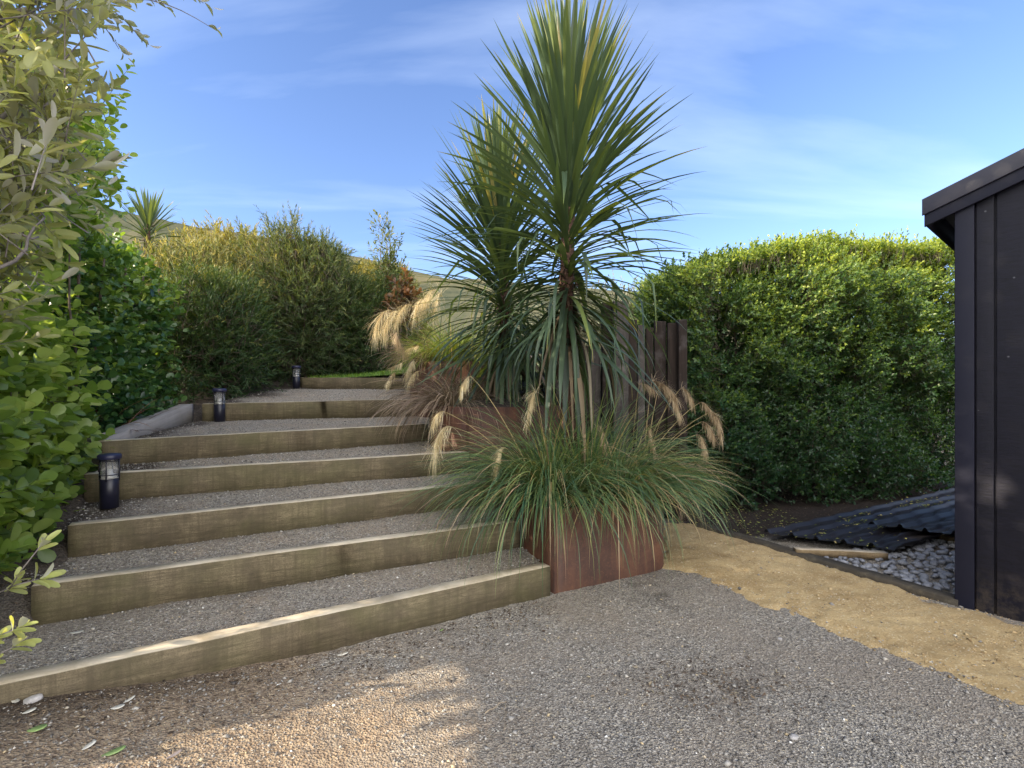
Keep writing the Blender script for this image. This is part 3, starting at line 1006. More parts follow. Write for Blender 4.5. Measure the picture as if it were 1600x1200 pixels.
off = UP * 0.098
T = [(np.array(s[0]), np.array(s[1])) for s in SLEEPERS]
TREADS = []
ext = S * 0.35
TREADS.append(tread(0, T[0][0] + off - ext * 0.2, T[0][1] + off, T[1][0] + off * 0.4 - S * 0.45, T[1][1] + off * 0.4 + S * 0.1, 0.170, 0.222))
TREADS.append(tread(1, T[1][0] + off - S * 0.03, T[1][1] + off + S * 0.1, T[2][0] + off * 0.4 - S * 0.2, T[2][1] + off * 0.4 + S * 0.1, 0.380, 0.445))
TREADS.append(tread(2, T[2][0] + off - S * 0.03, T[2][1] + off + S * 0.1, T[3][0] + off * 0.4 - S * 0.0, T[3][1] + off * 0.4 + S * 0.1, 0.590, 0.650))
TREADS.append(tread(3, T[3][0] + off + S * 0.03, T[3][1] + off + S * 0.1, T[4][0] + off * 0.4 + S * 0.05, T[4][1] + off * 0.4 + S * 0.1, 0.800, 0.862))
TREADS.append(tread(4, T[4][0] + off + S * 0.05, T[4][1] + off + S * 0.1, T[5][0] + off * 0.4 - S * 0.02, T[5][1] + off * 0.4 + S * 0.3, 1.010, 1.072))
TREADS.append(tread(5, T[5][0] + off, T[5][1] + off + S * 0.3, T[6][0] + np.array([-0.2, 0.05]), T[6][1] + np.array([0.3, 0.0]), 1.235, 1.43))


def build_lawn():
    xs = np.arange(-3.6, 1.2, 0.08); ys = np.arange(7.2, 12, 0.08)

    def zf(x, y):
        return 1.60 + 0.11 * np.maximum(y - 8.0, 0) * sm(x, -3.6, -1.5) + 0.06 * sm(x, -2.8, -1.4) + 0.02 * fbm(x * 3, y * 3, 0, 71, 3)
    V, Fq = grid_mesh(xs, ys, zf)
    line = 8.40 + (V[:, 0] + 3.475) * (-1.08 / 2.225)
    ok = V[:, 1] > line + 0.05
    Fq = Fq[ok[Fq].all(1)]
    m, nt, b = new_mat('lawn')
    nt.links.new(ramp(nt, noise_node(nt, objco(nt), 6, 5), [(0.3, (0.05, 0.10, 0.015)), (0.7, (0.12, 0.20, 0.03))]), b.inputs['Base Color'])
    b.inputs['Roughness'].default_value = 0.9
    structure(link('lawn', make_mesh('lawn', V, [Fq], None, True), m))
    n = 16000
    x = rng.uniform(-3.4, 0.2, n); y = rng.uniform(7.3, 10.5, n)
    k = y > 8.40 + (x + 3.475) * (-1.08 / 2.225) + 0.07
    x, y = x[k], y[k]
    g = Geo()
    blades(g, np.stack([x, y, zf(x, y) - 0.01], -1), rng.uniform(0, 6.28, len(x)), rng.uniform(0.8, 1.5, len(x)), rng.uniform(0.04, 0.09, len(x)), 0.6, 0.006, 2, var=rng.random(len(x)))
    o = g.obj('lawn_grass', M['turf'])
    stuff(o, 'short bright green lawn grass above the topmost sleeper')
    o['category'] = 'grass'


build_lawn()


def stones(pos, size, flat=0.6):
    """small angular stones in one mesh"""
    n = len(pos)
    T = np.array([[1, 0, 0], [-1, 0, 0], [0, 1, 0], [0, -1, 0], [0, 0, 1], [0, 0, -1]], float)
    Fc = np.array([[0, 2, 4], [2, 1, 4], [1, 3, 4], [3, 0, 4], [2, 0, 5], [1, 2, 5], [3, 1, 5], [0, 3, 5]])
    V = T[None] * rng.uniform(0.55, 1.25, (n, 6, 1)) + rng.normal(0, 0.18, (n, 6, 3))
    a = rng.uniform(0, 6.28, n)
    c, s = np.cos(a)[:, None], np.sin(a)[:, None]
    V = np.stack([V[..., 0] * c - V[..., 1] * s, V[..., 0] * s + V[..., 1] * c, V[..., 2] * flat], -1)
    V = V * (size[:, None, None] / 2) + pos[:, None]
    Fa = (Fc[None] + (np.arange(n) * 6)[:, None, None]).reshape(-1, 3)
    return V.reshape(-1, 3), Fa, np.repeat(np.clip(rng.beta(2.2, 2.2, n) + (rng.random(n) > 0.97) * 0.3, 0, 1), 6)


def build_loose_gravel():
    g = Geo()
    n = 78000
    y = rng.uniform(1.85, 1.0 / 0.17, n)
    y = 1.85 * (5.6 / 1.85) ** rng.random(n)
    x = rng.uniform(-1.15, 1.15, n) * y
    q = x * UP[0] + y * UP[1]
    keep = (q < 2.97) & (x < 4.4) & (x > -3)
    keep |= (x > 0.9) & (y < 5.0) & (q < 3.4)
    x, y = x[keep], y[keep]
    den = 0.5 + fbm(x * 1.5, y * 1.5, 0, 81, 3) * 1.5 + 0.35 * sm(x, -0.3, 1.0)
    sd = poly_dist(np.stack([x, y], -1), SAND_POLY) + fbm(x * 4, y * 4, 0, 41, 4) * 0.22
    den = np.where(sd > -0.05, np.clip(0.75 - (sd + 0.05) * 5.0, 0.10, 0.75), den)
    k = rng.random(len(x)) < den
    x, y = x[k], y[k]
    sz = np.exp(rng.normal(math.log(0.0070), 0.50, len(x)))
    sz = np.clip(sz, 0.003, 0.036)
    V, Fa, va = stones(np.stack([x, y, ground_h(x, y) + sz * 0.12 + np.where(sd[k] > 0.02, 0.02, 0)], -1), sz)
    g.add(V, [Fa], va)
    for tv in TREADS:
        m = 5200
        idx = rng.integers(0, len(tv), m)
        p = tv[idx] + np.c_[rng.uniform(-0.02, 0.02, (m, 2)), np.zeros(m)]
        sz = np.clip(np.exp(rng.normal(math.log(0.0085), 0.4, m)), 0.004, 0.025)
        p[:, 2] += sz * 0.15
        V, Fa, va = stones(p, sz)
        g.add(V, [Fa], va)
    o = g.obj('loose_gravel', M['stones'])
    stuff(o, 'loose grey and cream gravel stones scattered over the yard and treads')
    o['category'] = 'gravel'
    # crumbs and clods of the sand
    n = 14000
    y = 2.2 * (5.6 / 2.2) ** rng.random(n); x = rng.uniform(0.2, 1.15, n) * y
    sd = poly_dist(np.stack([x, y], -1), SAND_POLY)
    k = (rng.random(n) < np.clip(0.5 + sd * 4, 0, 1)) & (x < 4.5)
    x, y = x[k], y[k]
    sz = np.clip(np.exp(rng.normal(math.log(0.0085), 0.5, len(x))), 0.003, 0.04)
    V, Fa, va = stones(np.stack([x, y, ground_h(x, y) + np.where(sd[k] > 0.03, 0.021, 0.004)], -1), sz, 0.5)
    g = Geo().add(V, [Fa], va)
    o = g.obj('sand_clods', M['clods'])
    stuff(o, 'crumbs and clods of tan sand on the sand path')
    o['category'] = 'sand'
    # bark chips on the soil by the steps
    g = Geo()
    n = 9000
    x = rng.uniform(-4.6, -1.6, n); y = rng.uniform(1.8, 6.5, n)
    q = x * UP[0] + y * UP[1]
    k = (q > 2.2) & (x < -2.15 - 0.33 * np.maximum(y - 2.7, 0))
    x, y = x[k], y[k]
    pos = np.stack([x, y, np.maximum(bank_z(x, y), ground_h(x, y)) + 0.004], -1)
    m = 1300
    x = rng.uniform(-2.6, 0.3, m); f = np.abs(rng.normal(0, 0.22, m)) + 0.01
    y = (2.985 - f - x * UP[0]) / UP[1]
    k = y > 1.8
    pos = np.vstack([pos, np.stack([x[k], y[k], ground_h(x[k], y[k]) + 0.004], -1)])
    m = 420                      # a scatter of dead bits on the open gravel
    x = rng.normal(1.02, 0.25, m); y = rng.normal(2.55, 0.14, m)
    pos = np.vstack([pos, np.stack([x, y, ground_h(x, y) + 0.006], -1)])
    m = 2200
    x = rng.uniform(1.5, 6.5, m); y = rng.uniform(4.9, 7.6, m)
    k = y > 5.0 - 0.1 * (x - 2)
    pos = np.vstack([pos, np.stack([x[k], y[k], ground_h(x[k], y[k]) + 0.004], -1)])
    n = len(pos)
    leaves(g, pos, np.c_[rng.normal(0, 1, (n, 2)), rng.normal(0, 0.25, n)], np.array([0, 0, 1.0]) + rng.normal(0, 0.35, (n, 3)),
           rng.uniform(0.008, 0.036, n), rng.uniform(0.004, 0.012, n), KITE, rng.random(n))
    o = g.obj('bark_mulch', M['mulch'])
    stuff(o, 'dark bark mulch on the soil beside and below the steps')
    o['category'] = 'mulch'


build_loose_gravel()


# ------------------------------------------------------------------ shed
def build_shed():
    c0 = PZ(1492, 946, 0.0)[:2]
    c1 = PZ(1600, 973, 0.0)[:2]
    w = norm(c1 - c0)                      # along the gable wall, to the right
    nrm = np.array([w[1], -w[0]])          # outwards, towards the viewer
    if nrm @ c0 > 0:
        nrm = -nrm
    inn = -nrm
    root = thing('garden_shed', (*c0, 0), 'dark navy timber shed with a sloping metal roof edge at the right', 'shed')
    rot = np.array([[w[0], inn[0], 0], [w[1], inn[1], 0], [0, 0, 1.0]])
    slope = math.tan(R(20))

    def top(u):
        return 2.64 + slope * u

    Wd, Dp = 3.4, 2.6

    def panel(g, u0, u1, t0, t1, z0, zoff=0.0):
        q = np.array([[u, t, z] for u in (u0, u1) for t in (t0, t1) for z in (0, 1)], float)
        z1 = lambda u: top(u) + zoff
        for r_ in q:
            r_[2] = z0 if r_[2] == 0 else z1(r_[0])
        V = q @ rot.T + np.array([*c0, 0])
        g.add(V, [[[0, 1, 3, 2], [4, 6, 7, 5], [0, 4, 5, 1], [2, 3, 7, 6], [0, 2, 6, 4], [1, 5, 7, 3]]])
    g = Geo()
    panel(g, 0.02, Wd, 0.030, Dp, 0.0, 0.05)
    u = 0.10
    for wd in (0.095, 0.50, 0.50, 0.50, 0.50, 0.50):
        panel(g, u + 0.007, u + wd - 0.003, 0.008, 0.032, -0.02, 0.03)
        u += wd + 0.004
    g.obj('wall', M['shed'], root, bevel=0.003)
    g = Geo(); panel(g, 0.0, 0.098, -0.010, 0.09, -0.02, 0.03)
    g.obj('corner_board', M['shed_trim'], root, bevel=0.003)

    def barge(u0, u1, t0, t1, lo, hi):
        gg = Geo()
        q = np.array([[uu, t, top(uu) + o] for uu in (u0, u1) for t in (t0, t1) for o in (lo, hi)])
        gg.add(q @ rot.T + np.array([*c0, 0]), [[[0, 1, 3, 2], [4, 6, 7, 5], [0, 4, 5, 1], [2, 3, 7, 6], [0, 2, 6, 4], [1, 5, 7, 3]]])
        return gg
    barge(-0.158, Wd + 0.1, -0.036, -0.012, 0.012, 0.125).obj('bargeboard', M['shed_trim'], root, bevel=0.003)
    barge(-0.168, Wd + 0.1, -0.052, -0.037, 0.092, 0.205).obj('barge_flashing', M['roof_metal'], root, bevel=0.003)
    barge(-0.165, Wd + 0.1, -0.036, Dp + 0.1, 0.165, 0.200).obj('roof', M['roof_metal'], root, bevel=0.003)
    barge(-0.150, -0.128, -0.010, Dp + 0.1, 0.012, 0.160).obj('fascia', M['shed_trim'], root)


build_shed()


# ------------------------------------------------------------------ edging, sheets, pebbles
EDGE_A = PZ(1085, 822, 0.02)[:2]
EDGE_B = PZ(1496, 944, 0.02)[:2]
ed = norm(EDGE_B - EDGE_A)
eo = sleeper(EDGE_A, EDGE_B, 0.045, 0.045, 'dark half-buried timber edging board between the sand path and the pebbles', M['edging'],
             h=0.14, w=0.115, name='edging_board', seed=21, cat='edging', group=None)


def build_sheets():
    e1 = norm(np.array([0.874, -0.486]))
    rd = norm(np.array([0.875, 0.475]))

    def sheet(org, z, wid, length, label, lift=0.0, seed=0, thick=0.003):
        nv = int(wid / 0.012); nu = int(length / 0.05)
        v = np.linspace(0, wid, nv + 1); u = np.linspace(0, length, nu + 1)
        U, Vv = np.meshgrid(u, v)
        ph = (Vv / 0.20) % 1.0
        prof = 0.036 * (sm(ph, 0.0, 0.11) - sm(ph, 0.17, 0.30)) + 0.006 * (sm(ph, 0.55, 0.60) - sm(ph, 0.68, 0.73))
        stp = 0.014 * (((U + 0.06 * np.floor(Vv / 0.20 + 0.5)) / 0.37) % 1.0)
        jag = 0.05 * np.floor(Vv / 0.29 + 0.4) * 0.6 + 0.04 * noise3(Vv * 9, 0, 0, seed) - 0.05 * (Vv / wid)
        U2 = U + jag * (1 - U / length)
        X = org[0] + rd[0] * U2 + e1[0] * Vv
        Y = org[1] + rd[1] * U2 + e1[1] * Vv
        bendy = 0.02 * fbm(X * 2, Y * 2, 0, seed + 5, 2)
        Z = z + prof - stp + lift * (U / length) + bendy
        A = np.stack([X, Y, Z], -1).reshape(-1, 3)
        B = A - np.array([0, 0, thick])
        nu1 = nu + 1
        i = (np.arange(nv)[:, None] * nu1 + np.arange(nu)[None]).ravel()
        q = np.stack([i, i + nu1, i + nu1 + 1, i + 1], -1)
        n = len(A)
        rim = list(range(0, nu1)) + [k * nu1 + nu for k in range(1, nv + 1)] + [nv * nu1 + k for k in range(nu - 1, -1, -1)] + [k * nu1 for k in range(nv - 1, 0, -1)]
        rim = np.array(rim); rn = np.roll(rim, -1)
        g = Geo().add(np.vstack([A, B]), [q, q[:, ::-1] + n, np.stack([rim, rim + n, rn + n, rn], -1)])
        o = g.obj('roofing_sheet', M['sheet'])
        tag(o, label, 'roofing sheet', 'old roofing sheets on the pebbles')
        return A
    a0 = PZ(1190, 832, 0.09)[:2]
    top_pts = sheet(a0, 0.085, 1.02, 4.0, 'large dark corrugated roofing sheet littered with yellow leaves, reaching furthest left', 0.03, 3)
    b0 = a0 + e1 * 0.55 + rd * 0.62
    sheet(b0, 0.155, 0.62, 3.2, 'smaller dark roofing sheet with a bent torn end lying on top of the large one', 0.05, 8)
    # leaves lying on the sheets
    n = 520
    idx = rng.integers(0, len(top_pts), n * 3)
    p = top_pts[idx]
    cl = fbm(p[:, 0] * 2.2, p[:, 1] * 2.2, 0, 91, 3)
    p = p[cl + rng.normal(0, 0.08, len(p)) > 0.07][:n] + np.array([0, 0, 0.006])
    p[:, 2] += 0.0
    g = Geo()
    m = len(p)
    leaves(g, p, np.c_[rng.normal(0, 1, (m, 2)), rng.normal(0, 0.2, m)], np.array([0, 0, 1.0]) + rng.normal(0, 0.3, (m, 3)), rng.uniform(0.02, 0.042, m), rng.uniform(0.012, 0.02, m), KITE, rng.random(m))
    m = 500
    x = rng.uniform(1.6, 3.2, m); y = rng.uniform(5.0, 6.4, m)
    leaves(g, np.stack([x, y, ground_h(x, y) + 0.01], -1), np.c_[rng.normal(0, 1, (m, 2)), rng.normal(0, 0.2, m)], np.array([0, 0, 1.0]) + rng.normal(0, 0.3, (m, 3)), rng.uniform(0.02, 0.04, m), rng.uniform(0.01, 0.018, m), KITE, rng.random(m) * 0.7)
    o = g.obj('leaf_litter', M['litter'])
    stuff(o, 'small yellow green fallen leaves on the roofing sheets'); o['category'] = 'fallen leaves'
    # timbers below the sheets
    for (pa, pb, lab) in (((1245, 868), (1388, 874), 'pale timber batten under the front edge of the roofing sheets'),
                          ((1462, 842), (1500, 850), 'short pale timber offcut on the pebbles beside the shed')):
        A = PZ(*pa, 0.02)[:2]; B = PZ(*pb, 0.02)[:2]
        sleeper(A, B, 0.072, 0.072, lab, M['pale_wood'], h=0.055, w=0.07, name='timber_batten', seed=31, cat='batten', group='pale battens by the roofing sheets')


build_sheets()


def build_pebbles():
    poly = [tuple(PZ(*q, 0.03)[:2]) for q in ((1270, 862), (1400, 852), (1470, 815), (1530, 800), (1535, 935), (1492, 931), (1400, 905), (1320, 880))]
    P_ = np.array(poly)
    lo, hi = P_.min(0), P_.max(0)
    meshes = []
    for k in range(6):
        bm = bmesh.new()
        bmesh.ops.create_icosphere(bm, subdivisions=2, radius=1.0)
        for v in bm.verts:
            c = v.co
            f = 1 + 0.5 * float(fbm(c.x * 1.3 + k * 7, c.y * 1.3, c.z * 1.3, 101, 2))
            v.co = Vector((c.x * (1.0 + 0.25 * (k % 3)) * f, c.y * 0.85 * f, c.z * 0.62 * f))
        me = bpy.data.meshes.new('pebble')
        for f in bm.faces:
            f.smooth = True
        bm.to_mesh(me); bm.free()
        me.materials.append(M['pebble'] if k % 3 else M['pebble_dark'])
        meshes.append(me)
    pts = []
    tries = 0
    while len(pts) < 295 and tries < 40000:
        tries += 1
        p = np.array([random.uniform(lo[0], hi[0]), random.uniform(lo[1], hi[1])])
        if not in_poly(p[None], poly)[0]:
            continue
        r_ = random.uniform(0.019, 0.035)
        z = 0.018
        for (q, r2, z2) in pts:
            dd = math.hypot(*(p - q))
            if dd < (r_ + r2) * 0.80:
                z = None; break
            if dd < (r_ + r2) * 1.0:
                z = max(z, z2 + 0.008)
        if z is None or z > 0.07:
            continue
        pts.append((p, r_, z))
    for k, (p, r_, z) in enumerate(pts):
        o = bpy.data.objects.new('pebble', meshes[k % 6])
        COL.objects.link(o)
        o.location = (p[0], p[1], z)
        o.scale = (r_,) * 3
        o.rotation_euler = (random.uniform(-0.3, 0.3), random.uniform(-0.3, 0.3), random.uniform(0, 6.28))
        tag(o, 'smooth grey river pebble in the bed between the edging board and the shed', 'pebble', 'river pebbles beside the shed')


build_pebbles()


# ------------------------------------------------------------------ bollard lights
def build_bollards():
    def make():
        root = thing('bollard_light', (0, 0, 0), 'bollard', 'garden light', 'black bollard lights along the steps')
        Geo().lathe((0, 0, 0), [(0.0, 0.0), (0.056, 0.0), (0.056, 0.198), (0.050, 0.203), (0.0, 0.203)]).obj('post', M['black_plastic'], root, smooth=False)
        Geo().lathe((0, 0, 0), [(0.0, 0.204), (0.050, 0.204), (0.046, 0.228), (0.018, 0.240), (0.018, 0.262), (0.0, 0.262)]).obj('reflector', M['reflector'], root, smooth=True)
        Geo().lathe((0, 0, 0), [(0.052, 0.204), (0.052, 0.346), (0.049, 0.346), (0.049, 0.204), (0.052, 0.204)]).obj('lens', M['lens'], root, smooth=True)
        Geo().lathe((0, 0, 0), [(0.0, 0.338), (0.066, 0.338), (0.070, 0.343), (0.070, 0.366), (0.062, 0.374), (0.0, 0.379)], 40).obj('cap', M['cap_plastic'], root)
        g = Geo()
        for k in range(4):
            a = k * math.pi / 2 + 0.35
            x, y = 0.058 * math.cos(a), 0.058 * math.sin(a)
            g.tube([(x, y, 0.19), (x, y, 0.27), (x, y, 0.342)], 0.004, 6)
        for z in (0.232, 0.328):
            an = np.linspace(0, 2 * np.pi, 33)
            g.tube(np.stack([0.058 * np.cos(an), 0.058 * np.sin(an), np.full(33, z)], -1), 0.003, 5, cap=False)
        g.obj('guard', M['black_plastic'], root)
        return root
    proto = make()
    b1 = PZ(171, 790, 0.648); b2 = PZ(343, 659, 1.055); b3 = P(463, 607, 8.15)
    specs = [(b1, 0.0, 'nearest black bollard light, in front of the fourth sleeper beside the round-leaved shrub', 1.0),
             (b2, 0.7, 'middle black bollard light, in front of the sixth sleeper by the grey side timber', 1.08),
             (b3, 1.3, 'farthest and smallest black bollard light, at the end of the topmost sleeper', 1.0)]
    for k, (p, rz, lab, s) in enumerate(specs):
        if k == 0:
            o = proto
        else:
            o = proto.copy(); COL.objects.link(o)
            for ch in proto.children:
                c = ch.copy(); COL.objects.link(c); c.parent = o
        o.location = p - np.array([0, 0, 0.012]); o.rotation_euler = (0, 0, rz); o.scale = (s, s, s)
        o['label'] = lab


build_bollards()


# ------------------------------------------------------------------ rusted steel planters
def planter(outline, z0, z1, loc, label, seams, soil_drop=0.05, th=0.006):
    """outline: ccw list of (x,y); open top with wall thickness and soil"""
    root = thing('steel_planter', loc, label, 'planter', 'rusted steel planters beside the steps')
    p = np.asarray(outline, float); n = len(p)
    tang = norm(np.roll(p, -1, 0) - np.roll(p, 1, 0))
    inn = np.stack([-tang[:, 1], tang[:, 0]], -1)
    q = p + inn * th
    o3 = lambda a, z: np.c_[a, np.full(n, z)]
    V = np.vstack([o3(p, z0), o3(p, z1), o3(q, z1), o3(q, z1 - soil_drop - 0.06)])
    j = np.arange(n); k = (j + 1) % n
    qs = np.vstack([np.stack([j + r_ * n, k + r_ * n, k + (r_ + 1) * n, j + (r_ + 1) * n], -1) for r_ in range(3)])
    Geo().add(V, [qs]).obj('wall', M['corten'], root)
    g = Geo()
    s = p + inn * (th + 0.001)
    c = s.mean(0)
    rings = [s * f + c * (1 - f) for f in (1.0, 0.8, 0.6, 0.4, 0.2)]
    VV = np.vstack([np.c_[r_, z1 - soil_drop + 0.05 * fbm(r_[:, 0] * 6, r_[:, 1] * 6, 0, 111, 3) + 0.03 * kk] for kk, r_ in enumerate(rings)])
    qq = np.vstack([np.stack([j + r_ * n, k + r_ * n, k + (r_ + 1) * n, j + (r_ + 1) * n], -1) for r_ in range(4)])
    g.add(VV, [qq, (np.arange(n) + 4 * n)[None]])
    g.obj('soil', M['soil'], root)
    for (sx, sy, tx, ty) in seams:                # folded seam strips standing a few mm proud
        t_ = norm(np.array([tx, ty])); nn = np.array([t_[1], -t_[0]])
        rot = np.array([[t_[0], nn[0], 0], [t_[1], nn[1], 0], [0, 0, 1.0]])
        cpos = np.array([sx, sy]) + nn * 0.004
        Geo().box((cpos[0], cpos[1], (z0 + z1) / 2), (0.030, 0.007, z1 - z0 - 0.004), rot).obj('seam', M['corten'], root, bevel=0.0015)
    return root


A0 = np.array([0.297, 3.645])
d1, d2 = S, UP


def rounded(A, w, h, rc):
    """box from corner A along S by w and along UP by h, its right corners rounded"""
    pts = [A + d1 * f for f in np.linspace(0.0, w - rc, 12)]
    for cy, a0 in ((rc, -math.pi / 2), (h - rc, 0.0)):
        c = A + d1 * (w - rc) + d2 * cy
        pts += [c + rc * (d1 * math.cos(a) + d2 * math.sin(a)) for a in np.linspace(a0, a0 + math.pi / 2, 9)[1:]]
    pts += [A + d1 * f + d2 * h for f in np.linspace(w - rc, 0, 10)[1:]]
    pts += [A + d2 * f for f in np.linspace(h, 0, 10)[1:-1]]
    return pts


planter(rounded(A0, 1.20, 1.10, 0.22), -0.05, 0.60, (0.80, 4.4, 0), 'front rusted steel planter at the foot of the steps, square cornered at the left',
        [(A0[0] + d1[0] * 0.014, A0[1] + d1[1] * 0.014, d1[0], d1[1])])
C2 = np.array([-0.17, 5.72]); R2 = 0.74
n2 = 28
circ = lambda c, r_, n: [c + r_ * np.array([math.cos(a), math.sin(a)]) for a in np.arange(n) / n * 2 * np.pi]
sa = math.atan2(-0.93, -0.36)
planter(circ(C2, R2, 40), 0.50, 1.275, (*C2, 0.5), 'round rusted steel planter halfway up the steps behind the front one',
        [(C2[0] + R2 * math.cos(sa), C2[1] + R2 * math.sin(sa), -math.sin(sa), math.cos(sa)),
         (C2[0] + R2 * math.cos(sa - 0.55), C2[1] + R2 * math.sin(sa - 0.55), -math.sin(sa - 0.55), math.cos(sa - 0.55))])
C3 = np.array([-0.80, 7.38]); R3 = 0.66
planter(circ(C3, R3, 36), 1.05, 1.80, (*C3, 1.05), 'rearmost round rusted steel planter near the top of the steps, mostly hidden by grass', [])


# ------------------------------------------------------------------ cabbage trees
def cabbage_tree(base, apex, z_low, nleaf, leaf_len, label, seed, droop=1.0, skirt=40, dead=26, name='cabbage_tree', lean=0.0, crownvar=0.35):
    r = np.random.default_rng(seed)
    root = thing(name, base, label, 'cabbage tree', None)
    base = np.asarray(base, float); apex = np.asarray(apex, float)
    s = np.linspace(0, 1, 30)
    stem = base + (apex - base) * s[:, None]
    stem[:, 0] += 0.02 * np.sin(s * 5 + seed)
    g = Geo()
    rad = np.interp(s, [0, 0.3, 0.8, 1], [0.085, 0.07, 0.05, 0.02]) * (1 + 0.10 * r.normal(0, 1, 30))
    g.tube(stem, rad, 12)
    # old leaf bases stay as shaggy scales on the stem
    zz = r.uniform(base[2], z_low + 0.5, 420)
    tt = (zz - base[2]) / (apex[2] - base[2])
    az = r.uniform(0, 6.28, len(zz))
    bp = base + (apex - base) * tt[:, None] + np.stack([np.cos(az), np.sin(az), 0 * az], -1) * 0.06
    bp[:, 2] = zz
    blades(g, bp, az, r.uniform(-1.3, 0.9, len(zz)), r.uniform(0.06, 0.17, len(zz)), 0.5, 0.022, 3, var=r.random(len(zz)), r=r)
    g.obj('trunk', M['cabbage_bark'], root)
    # living crown: k = 0 at the lowest leaf, 1 at the spear
    k = np.sort(r.random(nleaf)) ** 1.05
    zc = z_low + (apex[2] - z_low) * k
    tt = (zc - base[2]) / (apex[2] - base[2])
    az = np.arange(nleaf) * 2.39996 + r.normal(0, 0.2, nleaf)
    bp = base + (apex - base) * tt[:, None]
    bp = bp + np.stack([np.cos(az), np.sin(az), 0 * az], -1) * 0.03
    el = np.interp(k, [0, 0.25, 0.5, 0.75, 1.0], [-0.45, 0.22, 0.70, 1.08, 1.44]) + r.normal(0, 0.10, nleaf)
    bd = np.interp(k, [0, 0.2, 0.45, 0.7, 1.0], [1.15, 0.9, 0.36, 0.12, 0.03]) * droop * r.uniform(0.6, 1.4, nleaf)
    ln = leaf_len * np.interp(k, [0, 0.25, 0.8, 1.0], [0.95, 1.0, 1.0, 0.82]) * r.uniform(0.86, 1.08, nleaf)
    var = np.clip(np.interp(k, [0, 0.4, 1], [0.20, 0.28, 0.48]) + r.normal(0, 0.15, nleaf) + (r.random(nleaf) > 0.94) * 0.3, 0, 0.95)
    gl = Geo()
    kt = r.uniform(0.45, 0.85, nleaf)
    ka = np.where((r.random(nleaf) < np.interp(k, [0, 0.4, 0.55, 1], [0.35, 0.2, 0.03, 0.0])), r.uniform(0.5, 1.4, nleaf), 0)
    blades(gl, bp, az, el, ln, bd, r.uniform(0.036, 0.055, nleaf) * np.interp(k, [0, 0.4, 1], [0.7, 1, 1]), 10, fold=0.30, power=1.5, var=var, tipw=0.02, wmax=0.42,
           twist=r.normal(0, 0.3, nleaf), r=r, kink=(kt, ka), tip=r.uniform(0.0, 0.75, nleaf) * (r.random(nleaf) < 0.7))
    gl.obj('crown', M['cabbage'], root)
    # hanging older leaves
    if skirt:
        gs = Geo()
        az = r.uniform(0, 6.28, skirt)
        zc = z_low + r.uniform(-0.25, 0.35, skirt)
        tt = (zc - base[2]) / (apex[2] - base[2])
        bp = base + (apex - base) * tt[:, None]
        blades(gs, bp, az, r.uniform(-1.1, 0.1, skirt), leaf_len * r.uniform(0.85, 1.15, skirt), r.uniform(0.25, 0.85, skirt), r.uniform(0.034, 0.055, skirt), 11, fold=0.25, power=0.9,
               var=np.clip(r.normal(0.25, 0.16, skirt), 0, 0.9), tipw=0.02, wmax=0.45, twist=r.normal(0, 0.5, skirt), r=r)
        gs.obj('drooping_leaves', M['cabbage'], root)
    if dead:
        gd = Geo()
        az = r.uniform(0, 6.28, dead)
        zc = z_low + r.uniform(-0.35, 0.15, dead)
        tt = (zc - base[2]) / (apex[2] - base[2])
        bp = base + (apex - base) * tt[:, None]
        blades(gd, bp, az, r.uniform(-0.6, 0.1, dead), leaf_len * r.uniform(0.7, 1.15, dead), r.uniform(1.0, 1.6, dead), r.uniform(0.02, 0.04, dead), 10, fold=0.2, power=0.55,
               var=r.random(dead), tipw=0.05, wmax=0.4, twist=r.normal(0, 1.0, dead), r=r)
        gd.obj('dry_leaves', M['cabbage_dead'], root)
    return root


cabbage_tree((0.50, 4.42, 0.58), (0.455, 4.28, 3.85), 2.05, 480, 1.12, 'tall cabbage tree with sword leaves in the front steel planter', 3, skirt=28, dead=14)
cabbage_tree((-0.04, 5.80, 1.22), (-0.16, 5.75, 3.62), 1.95, 500, 1.20, 'shorter cabbage tree standing in the round planter behind the tall one', 5, droop=1.1, skirt=50, dead=30)
cabbage_tree(P(232, 420, 9.6) - np.array([0, 0, 2.3]), P(232, 345, 9.6), float(P(232, 385, 9.6)[2]), 90, 0.75, 'distant cabbage tree whose spiky top shows above the left shrubs', 8, skirt=0, dead=0, droop=0.7)


